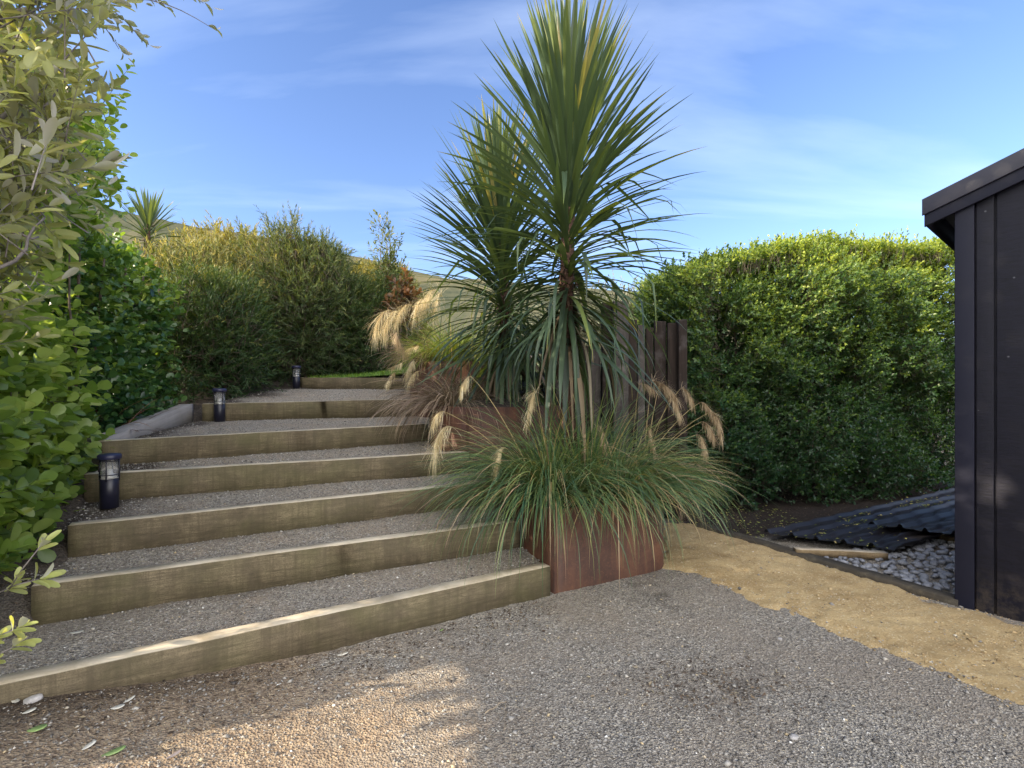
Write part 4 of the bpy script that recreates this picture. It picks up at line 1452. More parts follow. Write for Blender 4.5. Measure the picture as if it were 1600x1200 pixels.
# ------------------------------------------------------------------ tussock grasses with plumes
def plume_on(parent, base, apex, tip, mat, seed, fat=1.0, n=150, down=1.0):
    """stalk from the clump to the apex, then a feathery head hanging over to the tip"""
    r = np.random.default_rng(seed)
    base, apex, tip = [np.asarray(v, float) for v in (base, apex, tip)]
    mid = base * 0.45 + apex * 0.55 + np.array([0, 0, 0.16]) * np.linalg.norm(apex - base)
    t = np.linspace(0, 1, 14)[:, None]
    st = base * (1 - t) ** 2 + 2 * mid * t * (1 - t) + apex * t * t
    g = Geo(); g.tube(st, np.linspace(0.0035, 0.0018, 14), 5, var=r.random())
    so = g.obj('flower_stalk', M['stalk'], parent)
    tan = norm(st[-1] - st[-3])
    c1 = apex + tan * np.linalg.norm(tip - apex) * 0.45
    u = np.linspace(0, 1, 12)[:, None]
    sp = apex * (1 - u) ** 2 + 2 * c1 * u * (1 - u) + tip * u * u
    g = Geo(); g.tube(sp, np.linspace(0.0018, 0.0008, 12), 4, var=0.3)
    L_ = np.linalg.norm(tip - apex)
    uu = r.random(n) ** 0.8
    pos = np.stack([np.interp(uu, u[:, 0], sp[:, i]) for i in range(3)], -1)
    tg = norm(np.stack([np.interp(uu, u[:, 0], np.gradient(sp[:, i])) for i in range(3)], -1))
    d = tg * 0.75 + np.array([0, 0, -0.5 * down]) + r.normal(0, 0.42 * fat, (n, 3))
    az = np.arctan2(d[:, 1], d[:, 0]); el = np.arctan2(d[:, 2], np.hypot(d[:, 0], d[:, 1]))
    blades(g, pos, az, el, r.uniform(0.5, 1.0, n) * max(L_, 0.12) * 0.86, r.uniform(0.3, 0.9, n), r.uniform(0.0020, 0.0046, n), 4, var=np.clip(r.normal(0.6, 0.25, n), 0, 1), tipw=0.2, r=r)
    g.obj('plume', mat, so)


def tussock(c, spread, n, ln, label, mat, seed, el=(0.65, 1.55), bend=(0.9, 2.5), w=0.0070, bias=None, base_rad=0.14, group='tussock grasses in the planters', tanfrac=0.12, name='tussock_grass'):
    r = np.random.default_rng(seed)
    root = thing(name, c, label, 'grass', group)
    c = np.asarray(c, float)
    az = r.uniform(0, 6.28, n)
    if bias is not None:
        b_az, amt = bias
        az = np.where(r.random(n) < amt, b_az + r.normal(0, 0.75, n), az)
    rr = base_rad * np.sqrt(r.random(n))
    bp = c + np.stack([np.cos(az) * rr, np.sin(az) * rr, 0 * az], -1)
    k = rr / base_rad
    e0 = el[1] - (el[1] - el[0]) * k + r.normal(0, 0.14, n)
    g = Geo()
    isTan = r.random(n) < tanfrac
    var = np.where(isTan, r.uniform(0.82, 1.0, n), np.clip(r.normal(0.38, 0.2, n), 0, 0.8))
    blades(g, bp, az, e0, ln * r.uniform(0.55, 1.15, n), r.uniform(*bend, n) * np.where(isTan, 1.15, 1.0), w * r.uniform(0.6, 1.3, n), 9, var=var, power=1.25, tipw=0.06, twist=r.normal(0, 0.6, n), r=r)
    g.obj('blades', mat, root)
    return root


t_a = tussock((0.30, 4.10, 0.56), 1, 1700, 1.08, 'green tussock grass spilling over the left front corner of the front planter', M['tussock'], 11, bias=(3.9, 0.30), base_rad=0.2)
t_b = tussock((0.86, 4.18, 0.56), 1, 950, 0.98, 'green tussock grass hanging down the middle of the front planter face', M['tussock'], 12, bias=(-1.1, 0.10), base_rad=0.2, tanfrac=0.16)
t_c = tussock((1.08, 4.56, 0.56), 1, 1150, 0.78, 'green and tan tussock grass at the right end of the front planter', M['tussock'], 13, bias=(-0.3, 0.35), base_rad=0.2, tanfrac=0.2)
t_d = tussock((0.62, 4.30, 0.58), 1, 260, 0.95, 'upright bluish tussock grass at the cabbage tree foot in the front planter', M['tussock'], 14, el=(1.25, 1.5), bend=(0.3, 1.2), w=0.009, base_rad=0.2)
t_e = tussock((-0.62, 5.50, 1.22), 1, 620, 0.85, 'tan brown tussock grass drooping over the left of the round middle planter', M['tussock_tan'], 15, bias=(3.3, 0.75), base_rad=0.16, el=(0.4, 1.2), bend=(1.2, 2.2))
t_f = tussock((-0.55, 6.05, 1.24), 1, 380, 0.62, 'dry brown tussock grass at the back of the round middle planter', M['tussock_tan'], 16, base_rad=0.2, tanfrac=0.4)
t_g = tussock((-0.86, 7.22, 1.78), 1, 1300, 0.85, 'sunlit yellow green tussock grass with big plumes in the rearmost planter', M['tussock_lit'], 17, base_rad=0.24, w=0.007)
t_h = tussock((-1.16, 7.12, 1.74), 1, 420, 0.70, 'tan tussock grass hanging over the left side of the rearmost planter', M['tussock_tan'], 18, bias=(3.5, 0.6), base_rad=0.16)

k = 0
for (ax, ay, tx, ty, d, par, mt, fat) in [
    (738, 590, 719, 614, 4.25, t_a, 'plume', 1.0), (696, 644, 674, 666, 3.95, t_a, 'plume', 1.0), (706, 667, 677, 716, 3.85, t_a, 'plume', 1.25),
    (790, 700, 774, 735, 3.80, t_a, 'plume', 0.9), (838, 616, 823, 656, 4.05, t_a, 'plume', 0.8), (874, 537, 867, 560, 4.2, t_d, 'plume_brown', 0.7),
    (998, 603, 1022, 608, 4.6, t_c, 'plume_brown', 0.9), (1030, 603, 1057, 622, 4.7, t_c, 'plume_brown', 1.0), (1063, 608, 1083, 628, 4.8, t_c, 'plume_brown', 0.9),
    (1092, 630, 1115, 648, 4.75, t_c, 'plume_brown', 0.9), (1108, 645, 1126, 678, 4.7, t_c, 'plume_brown', 1.0), (1094, 660, 1116, 684, 4.6, t_c, 'plume_brown', 0.9),
    (1086, 680, 1102, 706, 4.5, t_c, 'plume_brown', 1.0), (1046, 625, 1063, 650, 4.6, t_c, 'plume_brown', 0.9), (1008, 668, 1022, 700, 4.3, t_b, 'plume_brown', 0.6),
    (1018, 600, 1050, 612, 4.75, t_c, 'plume_brown', 0.9), (940, 668, 946, 700, 4.2, t_b, 'plume_brown', 0.6),
    (614, 486, 585, 524, 6.9, t_g, 'plume', 1.3), (626, 487, 600, 522, 7.0, t_g, 'plume', 1.3), (644, 478, 618, 505, 7.1, t_g, 'plume', 1.2),
    (664, 470, 645, 500, 7.1, t_g, 'plume', 1.3), (682, 456, 658, 488, 7.2, t_g, 'plume', 1.2), (690, 462, 676, 500, 7.2, t_g, 'plume', 1.2), (676, 466, 652, 480, 7.3, t_g, 'plume', 1.2),
    (655, 541, 638, 545, 6.4, t_h, 'plume', 0.9), (646, 563, 634, 585, 6.2, t_h, 'plume', 0.9), (655, 580, 638, 598, 6.0, t_e, 'plume', 1.0),
    (618, 582, 604, 600, 6.2, t_e, 'plume', 0.8), (628, 567, 612, 573, 6.3, t_h, 'plume', 0.7), (622, 520, 634, 552, 6.6, t_h, 'plume_brown', 0.9),
]:
    k += 1
    a = P(ax, ay, d); tp = P(tx, ty, d - 0.03)
    b0 = np.array(par.location) + np.array([random.uniform(-0.08, 0.08), random.uniform(-0.08, 0.08), 0.02])
    plume_on(par, b0, a, tp, M[mt], 200 + k, fat, n=190)


# flax by the side timber
def build_flax():
    r = np.random.default_rng(55)
    c = PZ(205, 690, 0.95); c = np.array([-3.86, 4.85, 0.95])
    root = thing('flax_plant', c, 'dark red flax with strap leaves beside the grey side timber', 'flax')
    n = 34
    g = Geo()
    az = r.uniform(-0.6, 3.0, n)
    blades(g, c + np.c_[r.normal(0, 0.04, (n, 2)), np.zeros(n)], az, r.uniform(0.3, 1.2, n), r.uniform(0.45, 0.8, n), r.uniform(0.5, 1.5, n), 0.028, 8, fold=0.3, var=r.random(n), r=r)
    g.obj('leaves', M['flax'], root)


build_flax()

# ------------------------------------------------------------------ hedges and shrubs
PATCH = [(-1.70, 1.75), (-1.30, 2.20), (-0.98, 2.46), (-0.76, 2.66), (-0.48, 2.66), (-0.40, 2.35), (-0.36, 1.75)]  # outline of the sunny patch that the leaf opening is cut to
PATCH2 = [(-1.9, 2.36), (-1.20, 2.76), (-0.85, 2.96), (-0.92, 3.10), (-1.3, 2.92), (-1.95, 2.54)]


def gap(pos):
    """an opening in the foliage through which the sun reaches the yard"""
    t = (pos[:, 2] - 0.05) / SUN_DIR[2]
    gpt = pos - SUN_DIR * t[:, None]
    t2 = (pos[:, 2] - 0.21) / SUN_DIR[2]
    g2 = pos - SUN_DIR * t2[:, None]
    wob = 0.16 * fbm(gpt[:, 0] * 5, gpt[:, 1] * 5, 0, 131, 3)
    a = poly_dist(gpt[:, :2], PATCH) + wob > -0.07
    b = in_poly(g2[:, :2], PATCH2)
    return a | b


def wall_shoots(n, A, B, z0, z1, depth, r, face=1, bulge=0.25, seed=0, topround=0.5, pw=2.2):
    """points for shoots filling a hedge whose face runs from A to B (xy); face=+1: right-hand normal faces out"""
    A = np.asarray(A, float); B = np.asarray(B, float)
    t = norm(B - A); nn = np.array([t[1], -t[0]]) * face
    u = r.random(n); z = z0 + (z1 - z0) * r.random(n)
    dep = depth * r.random(n) ** pw
    p = A + (B - A) * u[:, None]
    s = u * np.linalg.norm(B - A)
    bl = bulge * 2 * fbm(s * 0.9, z * 0.9, 0, seed, 3) - topround * sm(z, z1 - 0.9, z1) ** 2 * 0.8
    p = p + nn * (bl - dep)[:, None]
    pos = np.c_[p, z]
    d = np.c_[np.tile(nn, (n, 1)) * 0.75, np.full(n, 0.55)] + r.normal(0, 0.38, (n, 3))
    d[:, 2] += 1.1 * sm(z, z1 - 0.5, z1)
    return pos, d, dep


def stem_set(geo, pts_from, pts_to, r0=0.02, r1=0.006, seed=0, kinks=5):
    r = np.random.default_rng(seed)
    for a, b in zip(pts_from, pts_to):
        t = np.linspace(0, 1, kinks + 1)[:, None]
        q = np.asarray(a) * (1 - t) + np.asarray(b) * t
        q[1:-1] += r.normal(0, 0.03, (kinks - 1, 3)) * np.linalg.norm(np.asarray(b) - np.asarray(a)) * 0.5
        geo.tube(q, np.linspace(r0, r1, kinks + 1), 6)


def build_left():
    r = np.random.default_rng(77)
    # --- nearest round-leaved shrub (large leaves)
    base = (-3.35, 3.1, 0.30)
    root = thing('round_leaf_shrub', base, 'large shrub with round glossy bright green leaves at the left edge, nearest the camera', 'shrub', 'round leaved shrubs on the left')
    g, st = Geo(), Geo()
    for (m, lo, hi, dp, pw, sd) in ((820, 0.42, 1.75, 0.9, 1.6, 5), (390, 1.65, 2.95, 0.40, 1.0, 5)):
        pos, d, dep = wall_shoots(m, (-2.36, 1.75), (-3.66, 4.25), lo, hi, dp, r, 1, 0.30, sd, 0.0, pw)
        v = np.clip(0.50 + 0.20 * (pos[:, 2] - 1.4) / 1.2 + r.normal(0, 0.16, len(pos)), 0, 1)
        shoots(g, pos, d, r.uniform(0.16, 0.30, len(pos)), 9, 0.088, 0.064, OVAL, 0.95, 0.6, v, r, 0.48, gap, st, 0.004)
    # taller top carried above
    pos, d, dep = wall_shoots(460, (-2.75, 2.3), (-3.70, 4.5), 2.6, 3.9, 0.40, r, 1, 0.25, 6, 0.2, 1.2)
    shoots(g, pos, d, r.uniform(0.18, 0.34, len(pos)), 9, 0.080, 0.058, OVAL, 0.95, 0.6, np.clip(r.normal(0.6, 0.18, len(pos)), 0, 1), r, 0.35, gap, st, 0.004)
    # loose shoots standing out against the sky and over the soil
    ends = [P(200, 108, 3.5), P(186, 160, 3.5), P(176, 190, 3.6), P(180, 250, 3.7), P(186, 285, 3.8), P(170, 225, 3.5)]
    for e in ends:
        b0 = e + np.array([-0.28, 0.05, -0.30])
        pos = b0[None] + (e - b0)[None] * np.linspace(0.1, 0.8, 3)[:, None]
        shoots(g, pos, np.tile(e - b0, (3, 1)), 0.14, 7, 0.06, 0.045, OVAL, 0.9, 0.5, r.uniform(0.45, 0.75, 3), r, 0.4, None, st, 0.003)
    g.obj('foliage', M['griselinia'], root, smooth=True)
    stem_set(st, [(-3.3, 2.6 + 0.25 * i, 0.25) for i in range(6)], [(-3.2 - 0.06 * i, 2.3 + 0.35 * i, 2.6) for i in range(6)], 0.016, 0.006, 3)
    st.obj('stems', M['bark'], root)

    # --- second round-leaved shrub, farther up the steps
    root = thing('round_leaf_shrub', (-4.4, 5.4, 0.9), 'darker round-leaved shrub between the nearest shrub and the feathery bushes', 'shrub', 'round leaved shrubs on the left')
    g, st = Geo(), Geo()
    pos, d, dep = wall_shoots(1900, (-3.62, 4.05), (-4.32, 6.4), 0.85, 3.0, 0.9, r, 1, 0.30, 15, 0.5, 1.7)
    v = np.clip(0.44 + 0.34 * (pos[:, 2] - 1.9) + r.normal(0, 0.15, len(pos)), 0, 1)  # upper leaves coloured lighter, in place of sun on the top
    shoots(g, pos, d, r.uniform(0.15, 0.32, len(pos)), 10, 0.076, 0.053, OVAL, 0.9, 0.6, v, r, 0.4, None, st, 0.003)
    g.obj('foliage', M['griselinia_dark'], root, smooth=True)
    stem_set(st, [(-4.0 - .1 * i, 4.6 + 0.35 * i, 0.8) for i in range(5)], [(-3.8 - .1 * i, 4.5 + 0.4 * i, 2.7) for i in range(5)], 0.03, 0.008, 4)
    st.obj('stems', M['bark'], root)

    # --- grey-leaved shrub overhanging at the top left
    root = thing('grey_leaf_shrub', (-2.9, 2.2, 0.2), 'grey olive shrub with long pale-backed leaves overhanging the top left corner', 'shrub')
    g, st = Geo(), Geo()
    n = 560
    y = r.uniform(1.75, 2.75, n); z = 1.62 + 2.6 * r.random(n)
    edge = -(0.865 * y) - 0.10 - 0.30 * (1 - sm(z, 1.6, 2.3)) + 0.22 * fbm(y * 2, z * 2, 0, 141, 3) * 2 + 0.10 * sm(z, 2.0, 2.8)
    x = edge - 0.55 * r.random(n) ** 1.3
    pos = np.stack([x, y, z], -1)
    keep = ~((z < 2.0) & (r.random(n) < 0.5))
    pos = pos[keep]; n = len(pos)
    d = np.array([0.6, -0.35, 0.45]) + r.normal(0, 0.5, (n, 3))
    shoots(g, pos, d, r.uniform(0.16, 0.34, n), 10, 0.090, 0.027, OVAL, 0.85, 0.4, np.clip(r.normal(0.5, 0.22, n), 0, 1), r, 0.35, gap, st, 0.004)
    # long arching sprays across the top of the picture
    tips = [(P(330, 44, 3.0), P(120, 10, 2.6)), (P(318, 6, 3.0), P(130, -40, 2.7)), (P(250, 8, 2.9), P(110, -30, 2.6)), (P(220, 62, 2.9), P(110, 20, 2.6)),
            (P(186, 78, 2.8), P(100, 30, 2.5)), (P(285, -8, 2.8), P(120, -60, 2.6)), (P(175, 30, 2.7), P(90, 0, 2.5))]
    for e, b0 in tips:
        m = 7
        t = np.linspace(0.25, 0.97, m)[:, None]
        q = b0 + (e - b0) * t + np.array([0, 0, 0.10]) * np.sin(t * 3.1)
        keepq = r.random(m) < 0.75
        q = q[keepq]
        shoots(g, q, np.tile(e - b0, (len(q), 1)) + np.array([0, 0, -0.15]), 0.07, 3, 0.055, 0.024, LANCE, 0.8, 0.5, r.uniform(0.4, 0.8, len(q)), r, 0.45, None, None)
        tt = np.linspace(0, 1, 9)[:, None]
        st.tube(b0 + (e - b0) * tt + np.array([0, 0, 0.10]) * np.sin(tt * 3.1), np.linspace(0.005, 0.0015, 9), 5)
    g.obj('foliage', M['karo'], root, smooth=True)
    for (a, b2, r0) in ((P(-60, 60, 2.0), P(46, 14, 1.95), 0.016), (P(-40, 150, 2.0), P(36, 52, 2.1), 0.012), (P(0, 215, 2.1), P(75, 150, 2.2), 0.010),
                        (P(10, 250, 2.1), P(120, 95, 2.2), 0.009), (P(-20, 190, 2.0), P(64, 146, 2.1), 0.010), (P(-10, 440, 2.0), P(70, 340, 2.1), 0.008),
                        (P(-20, 350, 2.0), P(60, 370, 2.1), 0.008)):
        t = np.linspace(0, 1, 7)[:, None]
        q = a * (1 - t) + b2 * t
        q[1:-1] += r.normal(0, 0.012, (5, 3))
        st.tube(q, np.linspace(r0, r0 * 0.5, 7), 7)
    st.obj('stems', M['grey_bark'], root)

    # low sprigs coming in from the left edge
    for e, b0, lab in ((P(66, 850, 2.15), P(8, 930, 2.2), 'topmost pale green sprig with narrow leaves poking in at the lower left edge'),
                       (P(22, 1010, 2.05), P(-40, 1050, 2.05), 'lowest pale green sprig at the left edge just above the foot timber'),
                       (P(60, 905, 2.2), P(-10, 930, 2.2), 'pale sprig lying flat below the topmost sprig at the left edge'),
                       (P(20, 985, 2.05), P(-30, 1010, 2.05), 'short pale sprig right above the lowest sprig at the left edge')):
        root = thing('leafy_sprig', b0, lab, 'sprig', 'pale sprigs at the lower left edge')
        gs, ss = Geo(), Geo()
        pos = b0[None] + (e - b0)[None] * np.linspace(0.2, 0.85, 2)[:, None]
        shoots(gs, pos, np.tile(e - b0, (2, 1)), 0.06, 6, 0.075, 0.026, OVAL, 0.7, 0.5, r.uniform(0.75, 1.0, 2), r, 0.3, None, None)
        ss.tube([b0, (b0 + e) / 2 + np.array([0, 0, 0.01]), e], [0.004, 0.003, 0.002], 6)
        gs.obj('foliage', M['karo'], root, smooth=True)
        ss.obj('stem', M['grey_bark'], root)

    # --- hedge added at the left, mostly unseen, to shade the steps and yard
    root = thing('shade_hedge', (-3.9, 1.0, 0), 'leafy hedge added behind the near left shrubs to shade the yard', 'hedge')
    g, st = Geo(), Geo()
    n = 6500
    y = r.uniform(-3.8, 1.6, n); z = r.uniform(0.1, 3.2, n)
    x = -3.45 - 0.12 * np.maximum(y - 1.5, 0) + 0.25 * fbm(y, z, 0, 151, 3) - 1.1 * r.random(n) ** 1.3
    pos = np.stack([x, y, z], -1)
    m = 1700
    y = r.uniform(1.5, 3.6, m); z = r.uniform(0.2, 2.15, m)
    pos = np.vstack([pos, np.stack([-4.15 - 0.12 * y + 0.25 * fbm(y, z, 0, 152, 3) - 0.8 * r.random(m), y, z], -1)])
    # stay out of the sky that shows beyond the near shrubs
    pxx = 800 + pos[:, 0] / np.maximum(pos[:, 1], 0.3) * 800
    pyy = 600 - (pos[:, 2] - H) / np.maximum(pos[:, 1], 0.3) * 800
    ok = (pos[:, 1] < 1.0) | (pxx < 150) | (pyy > 420)
    ok &= ~((pxx > 95) & (pyy < 240) & (pos[:, 1] > 1.0))
    pos = pos[ok]
    d = np.array([0.7, 0, 0.6]) + r.normal(0, 0.5, (len(pos), 3))
    shoots(g, pos, d, r.uniform(0.2, 0.4, len(pos)), 8, 0.13, 0.10, KITE, 0.95, 0.5, np.clip(r.normal(0.4, 0.2, len(pos)), 0, 1), r, 0.3, gap, None)
    g.obj('foliage', M['griselinia_dark'], root)
    stem_set(st, [(-4.1, -3.5 + 0.9 * i, 0.0) for i in range(5)], [(-4.0, -3.5 + 0.9 * i, 2.4) for i in range(5)], 0.05, 0.015, 7)
    st.obj('stems', M['bark'], root)


build_left()


def bush(name, c, rx, ry, rz, n, kk, leaf, lw, mat, label, seed, group=None, cat='shrub', shoot=0.28, spread=0.62, vmean=0.45, openness=1.4, tpl=KITE, stems=9, lump=0.35, upd=0.5, bark='bark'):
    """free-standing bush: shoots through a lumpy ellipsoid standing on c"""
    r = np.random.default_rng(seed)
    c = np.asarray(c, float)
    root = thing(name, c, label, cat, group)
    v = norm(r.normal(0, 1, (n, 3)))
    v[:, 2] = np.where(v[:, 2] < -0.8, -v[:, 2], v[:, 2])
    lum = 1 + lump * 2 * fbm(v[:, 0] * 2.2, v[:, 1] * 2.2, v[:, 2] * 2.2, seed, 3)
    rad = (1 - r.random(n) ** openness * 0.75) * lum
    mid = c + np.array([0, 0, rz * 0.85])
    pos = mid + v * rad[:, None] * np.array([rx, ry, rz])
    pos[:, 2] = np.maximum(pos[:, 2], c[2] + 0.1)
    d = v * 0.7 + np.array([0, 0, upd * 0.7]) + r.normal(0, 0.5, (n, 3))
    g, st = Geo(), Geo()
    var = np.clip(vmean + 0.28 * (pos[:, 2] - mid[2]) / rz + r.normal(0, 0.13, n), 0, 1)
    shoots(g, pos, d, r.uniform(0.6, 1.3, n) * shoot, kk, leaf, lw, tpl, spread, 0.5, var, r, 0.4, None, st, 0.004)
    g.obj('foliage', M[mat], root)
    if stems:
        sv = norm(r.normal(0, 1, (stems, 3))); sv[:, 2] = np.abs(sv[:, 2]) + 0.4
        stem_set(st, c + r.normal(0, 0.08, (stems, 3)) * np.array([1, 1, 0]), mid + sv * np.array([rx, ry, rz]) * 0.7, 0.028, 0.006, seed)
    st.obj('stems', M[bark], root)
    return root


GF = 'feathery bushes at the top of the steps'
bush('feathery_bush', (-4.35, 7.3, 1.15), 0.75, 0.9, 1.0, 3000, 18, 0.075, 0.014, 'feather_dark', 'dark green ferny bush low beside the middle bollard light', 301, GF, vmean=0.38)
bush('feathery_bush', (-5.3, 8.4, 1.3), 1.25, 1.1, 1.25, 3400, 18, 0.085, 0.016, 'feather', 'olive feathery bush below the distant cabbage tree', 302, GF, vmean=0.6)
bush('feathery_bush', (-3.75, 9.2, 1.4), 1.15, 1.0, 1.50, 4800, 18, 0.085, 0.013, 'feather', 'tallest airy olive bush with wispy sprays rising against the sky', 303, GF, vmean=0.40, shoot=0.32)
bush('feathery_bush', (-2.95, 9.6, 1.55), 0.85, 0.8, 0.95, 3000, 18, 0.085, 0.013, 'feather_dark', 'dark narrow-leaved bush behind the farthest bollard light', 304, GF, vmean=0.35)
bush('feathery_bush', (-2.85, 11.2, 1.9), 1.0, 0.9, 1.15, 2600, 18, 0.09, 0.016, 'feather_yellow', 'yellow green bush right of the tallest bush, above the lawn', 305, GF, vmean=0.5)
bush('feathery_bush', (-5.9, 10.6, 1.6), 1.7, 1.0, 1.65, 2600, 18, 0.10, 0.02, 'feather_yellow', 'golden olive bush behind the others on the left skyline', 306, GF, vmean=0.55)
# wispy top sprays of the tall bush and the slender tree beside it
bush('slender_tree', P(606, 520, 10.2) - np.array([0, 0, 0.6]), 0.30, 0.28, 1.42, 330, 9, 0.095, 0.030, 'feather', 'slender airy young tree standing alone against the sky left of the cabbage trees', 310, None, 'tree', shoot=0.22, spread=0.9, vmean=0.4, stems=3, lump=0.6)
bush('bronze_shrub', P(628, 500, 9.4) - np.array([0, 0, 0.35]), 0.26, 0.25, 0.58, 90, 8, 0.14, 0.06, 'bronze', 'small bronze-leaved shrub behind the large white plumes', 311, None, 'shrub', shoot=0.16, spread=0.9, tpl=LANCE, stems=4)
bush('silver_bush', (1.35, 8.3, 0.7), 1.25, 0.7, 1.22, 2200, 14, 0.07, 0.022, 'greyfar', 'silvery grey bush behind the old timber fence', 312, None, 'shrub', vmean=0.5)


def shade_tree(base, lo, hi, n, label, seed):  # unseen trees added to throw shade into the view
    r = np.random.default_rng(seed)
    root = thing('unseen_shade_tree', base, label, 'tree')
    g, st = Geo(), Geo()
    pos = np.array(lo) + (np.array(hi) - np.array(lo)) * r.random((n, 3))
    c = (np.array(lo) + np.array(hi)) / 2; e = (np.array(hi) - np.array(lo)) / 2
    q = np.abs((pos - c) / e)
    pos = pos[(q ** 4).sum(1) < 1.3 + 0.8 * fbm(pos[:, 0], pos[:, 1], pos[:, 2], seed, 3)]
    shoots(g, pos, r.normal(0, 0.6, pos.shape) + np.array([0, 0, 0.5]), 0.35, 8, 0.13, 0.08, KITE, 0.95, 0.5, np.clip(r.normal(0.4, 0.2, len(pos)), 0, 1), r, 0.3, gap)
    g.obj('crown', M['griselinia_dark'], root)
    b = np.array(base, float)
    m = 9
    to = c + (r.random((m, 3)) - 0.5) * 1.5 * e
    fork = np.array([b[0], b[1], max(b[2] + 0.8, lo[2] * 0.75)])
    st.tube([b, (b + fork) / 2 + np.array([0.05, 0.03, 0]), fork], [0.14, 0.11, 0.09], 10)
    stem_set(st, np.tile(fork - np.array([0, 0, 0.05]), (m, 1)), to, 0.06, 0.012, seed)
    st.obj('trunk', M['bark'], root)


shade_tree((-5.4, -1.0, 0.1), (-6.2, -1.4, 4.4), (-4.4, 1.6, 7.2), 1900, 'tall unseen tree added outside the left edge to shade the shed', 401)
shade_tree((-5.2, 3.2, 0.5), (-5.9, 2.3, 3.3), (-4.6, 4.0, 5.4), 800, 'broad unseen tree added outside the left edge to shade the right hedge', 402)


def build_right_hedge():
    r = np.random.default_rng(99)
    A, B = np.array([2.38, 6.08]), np.array([7.3, 7.6])
    root = thing('clipped_hedge', (3.6, 6.9, 0), 'tall dense small-leaved green hedge between the old fence and the shed', 'hedge')
    g, st = Geo(), Geo()
    n = 21000
    t = norm(B - A); nn = np.array([t[1], -t[0]])
    Lh = np.linalg.norm(B - A)
    u = r.random(n) ** 1.15
    s = u * Lh
    ztop = 2.98 + 0.48 * sm(s, 0.0, 2.4) + 0.25 * fbm(s * 1.1, 0.0, 0, 161, 3)
    ztop = ztop - 0.9 * (1 - sm(s, -0.15, 0.55)) ** 2
    z0 = 0.02
    z = z0 + (ztop - z0) * r.random(n) ** 0.85
    dep = 1.15 * r.random(n) ** 1.9
    bl = 0.38 * 2 * fbm(s * 1.1, z * 1.1, 0, 162, 2) + 0.30 * 2 * fbm(s * 3.2, z * 3.2, 0, 164, 2) - 0.5 * sm(z, ztop - 0.8, ztop) ** 2 + 0.22 * (1 - sm(z, 0.1, 1.2))
    clump = fbm(s * 2.6, z * 2.6, dep * 2.6, 168, 2)
    kp = (clump > -0.06 - 0.10 * sm(z, 1.6, 2.8) - 0.35 * sm(dep, 0.3, 0.8))
    s, z, dep, bl, clump, ztop = [q[kp] for q in (s, z, dep, bl, clump, ztop)]; n = len(s)
    bl = bl + 0.35 * np.maximum(clump, 0)
    p = A + t * s[:, None] + nn * (bl - dep)[:, None]
    pos = np.c_[p, z]
    d = np.c_[np.tile(nn, (n, 1)) * 0.7, np.full(n, 0.5)] + r.normal(0, 0.42, (n, 3))
    d[:, 2] += 1.0 * sm(z, ztop - 0.45, ztop)
    # the left end and the top
    m = 3200
    dd = 1.3 * r.random(m)
    z2 = 0.6 + 2.3 * r.random(m)
    e = np.c_[A + t * (0.25 * fbm(dd * 2, z2 * 2, 0, 165, 3) + 0.35 * r.random(m) - 0.15 - 0.1)[:, None] - nn * dd[:, None], z2]
    de = np.c_[np.tile(-t, (m, 1)) * 0.7, np.full(m, 0.5)] + r.normal(0, 0.4, (m, 3))
    m2 = 4200
    s3 = Lh * r.random(m2); d3 = 1.9 * r.random(m2)
    z3 = 2.98 + 0.48 * sm(s3, 0.0, 2.4) + 0.25 * fbm(s3 * 1.1, 0.0, 0, 161, 3) - 0.9 * (1 - sm(s3, -0.15, 0.55)) ** 2 + 0.3 * fbm(s3 * 2, d3 * 2, 0, 166, 3) - 0.10 * r.random(m2)
    e3 = np.c_[A + t * s3[:, None] - nn * (d3 + 0.25)[:, None], z3]
    de3 = np.array([0, 0, 1.0]) + r.normal(0, 0.4, (m2, 3))
    # loose new shoots standing up out of the top
    m4 = 260
    s5 = Lh * r.random(m4); d5 = 1.0 * r.random(m4) ** 1.5
    z5 = 2.90 + 0.48 * sm(s5, 0.0, 2.4) + 0.25 * fbm(s5 * 1.1, 0.0, 0, 161, 3) - 0.9 * (1 - sm(s5, -0.15, 0.55)) ** 2
    e5 = np.c_[A + t * s5[:, None] - nn * (d5 + 0.05)[:, None], z5]
    shoots(g, e5, np.array([0, 0, 1.0]) + r.normal(0, 0.22, (m4, 3)), r.uniform(0.14, 0.30, m4), 11, 0.05, 0.028, KITE, 0.85, 0.4, np.clip(r.normal(0.85, 0.1, m4), 0, 1), r, 0.4, None, st, 0.002)
    pos = np.vstack([pos, e, e3]); d = np.vstack([d, de, de3])
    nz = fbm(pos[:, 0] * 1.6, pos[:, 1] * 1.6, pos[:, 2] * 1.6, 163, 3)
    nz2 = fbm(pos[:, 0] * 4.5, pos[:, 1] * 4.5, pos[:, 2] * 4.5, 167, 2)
    var = np.clip(0.38 + 0.55 * nz + 0.5 * nz2 + 0.36 * (pos[:, 2] - 1.8) / 1.4 + r.normal(0, 0.12, len(pos)), 0, 1)  # higher leaves paler and yellower, sunlight on the hedge put into colour
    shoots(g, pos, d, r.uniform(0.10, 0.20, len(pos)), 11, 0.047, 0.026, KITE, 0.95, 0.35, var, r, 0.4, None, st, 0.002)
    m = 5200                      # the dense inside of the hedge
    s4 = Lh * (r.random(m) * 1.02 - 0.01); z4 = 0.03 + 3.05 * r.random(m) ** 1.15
    e4 = np.c_[A + t * s4[:, None] - nn * (0.75 + 0.5 * r.random(m))[:, None], z4 + 0.45 * sm(s4, 0.0, 2.2) * z4 / 3]
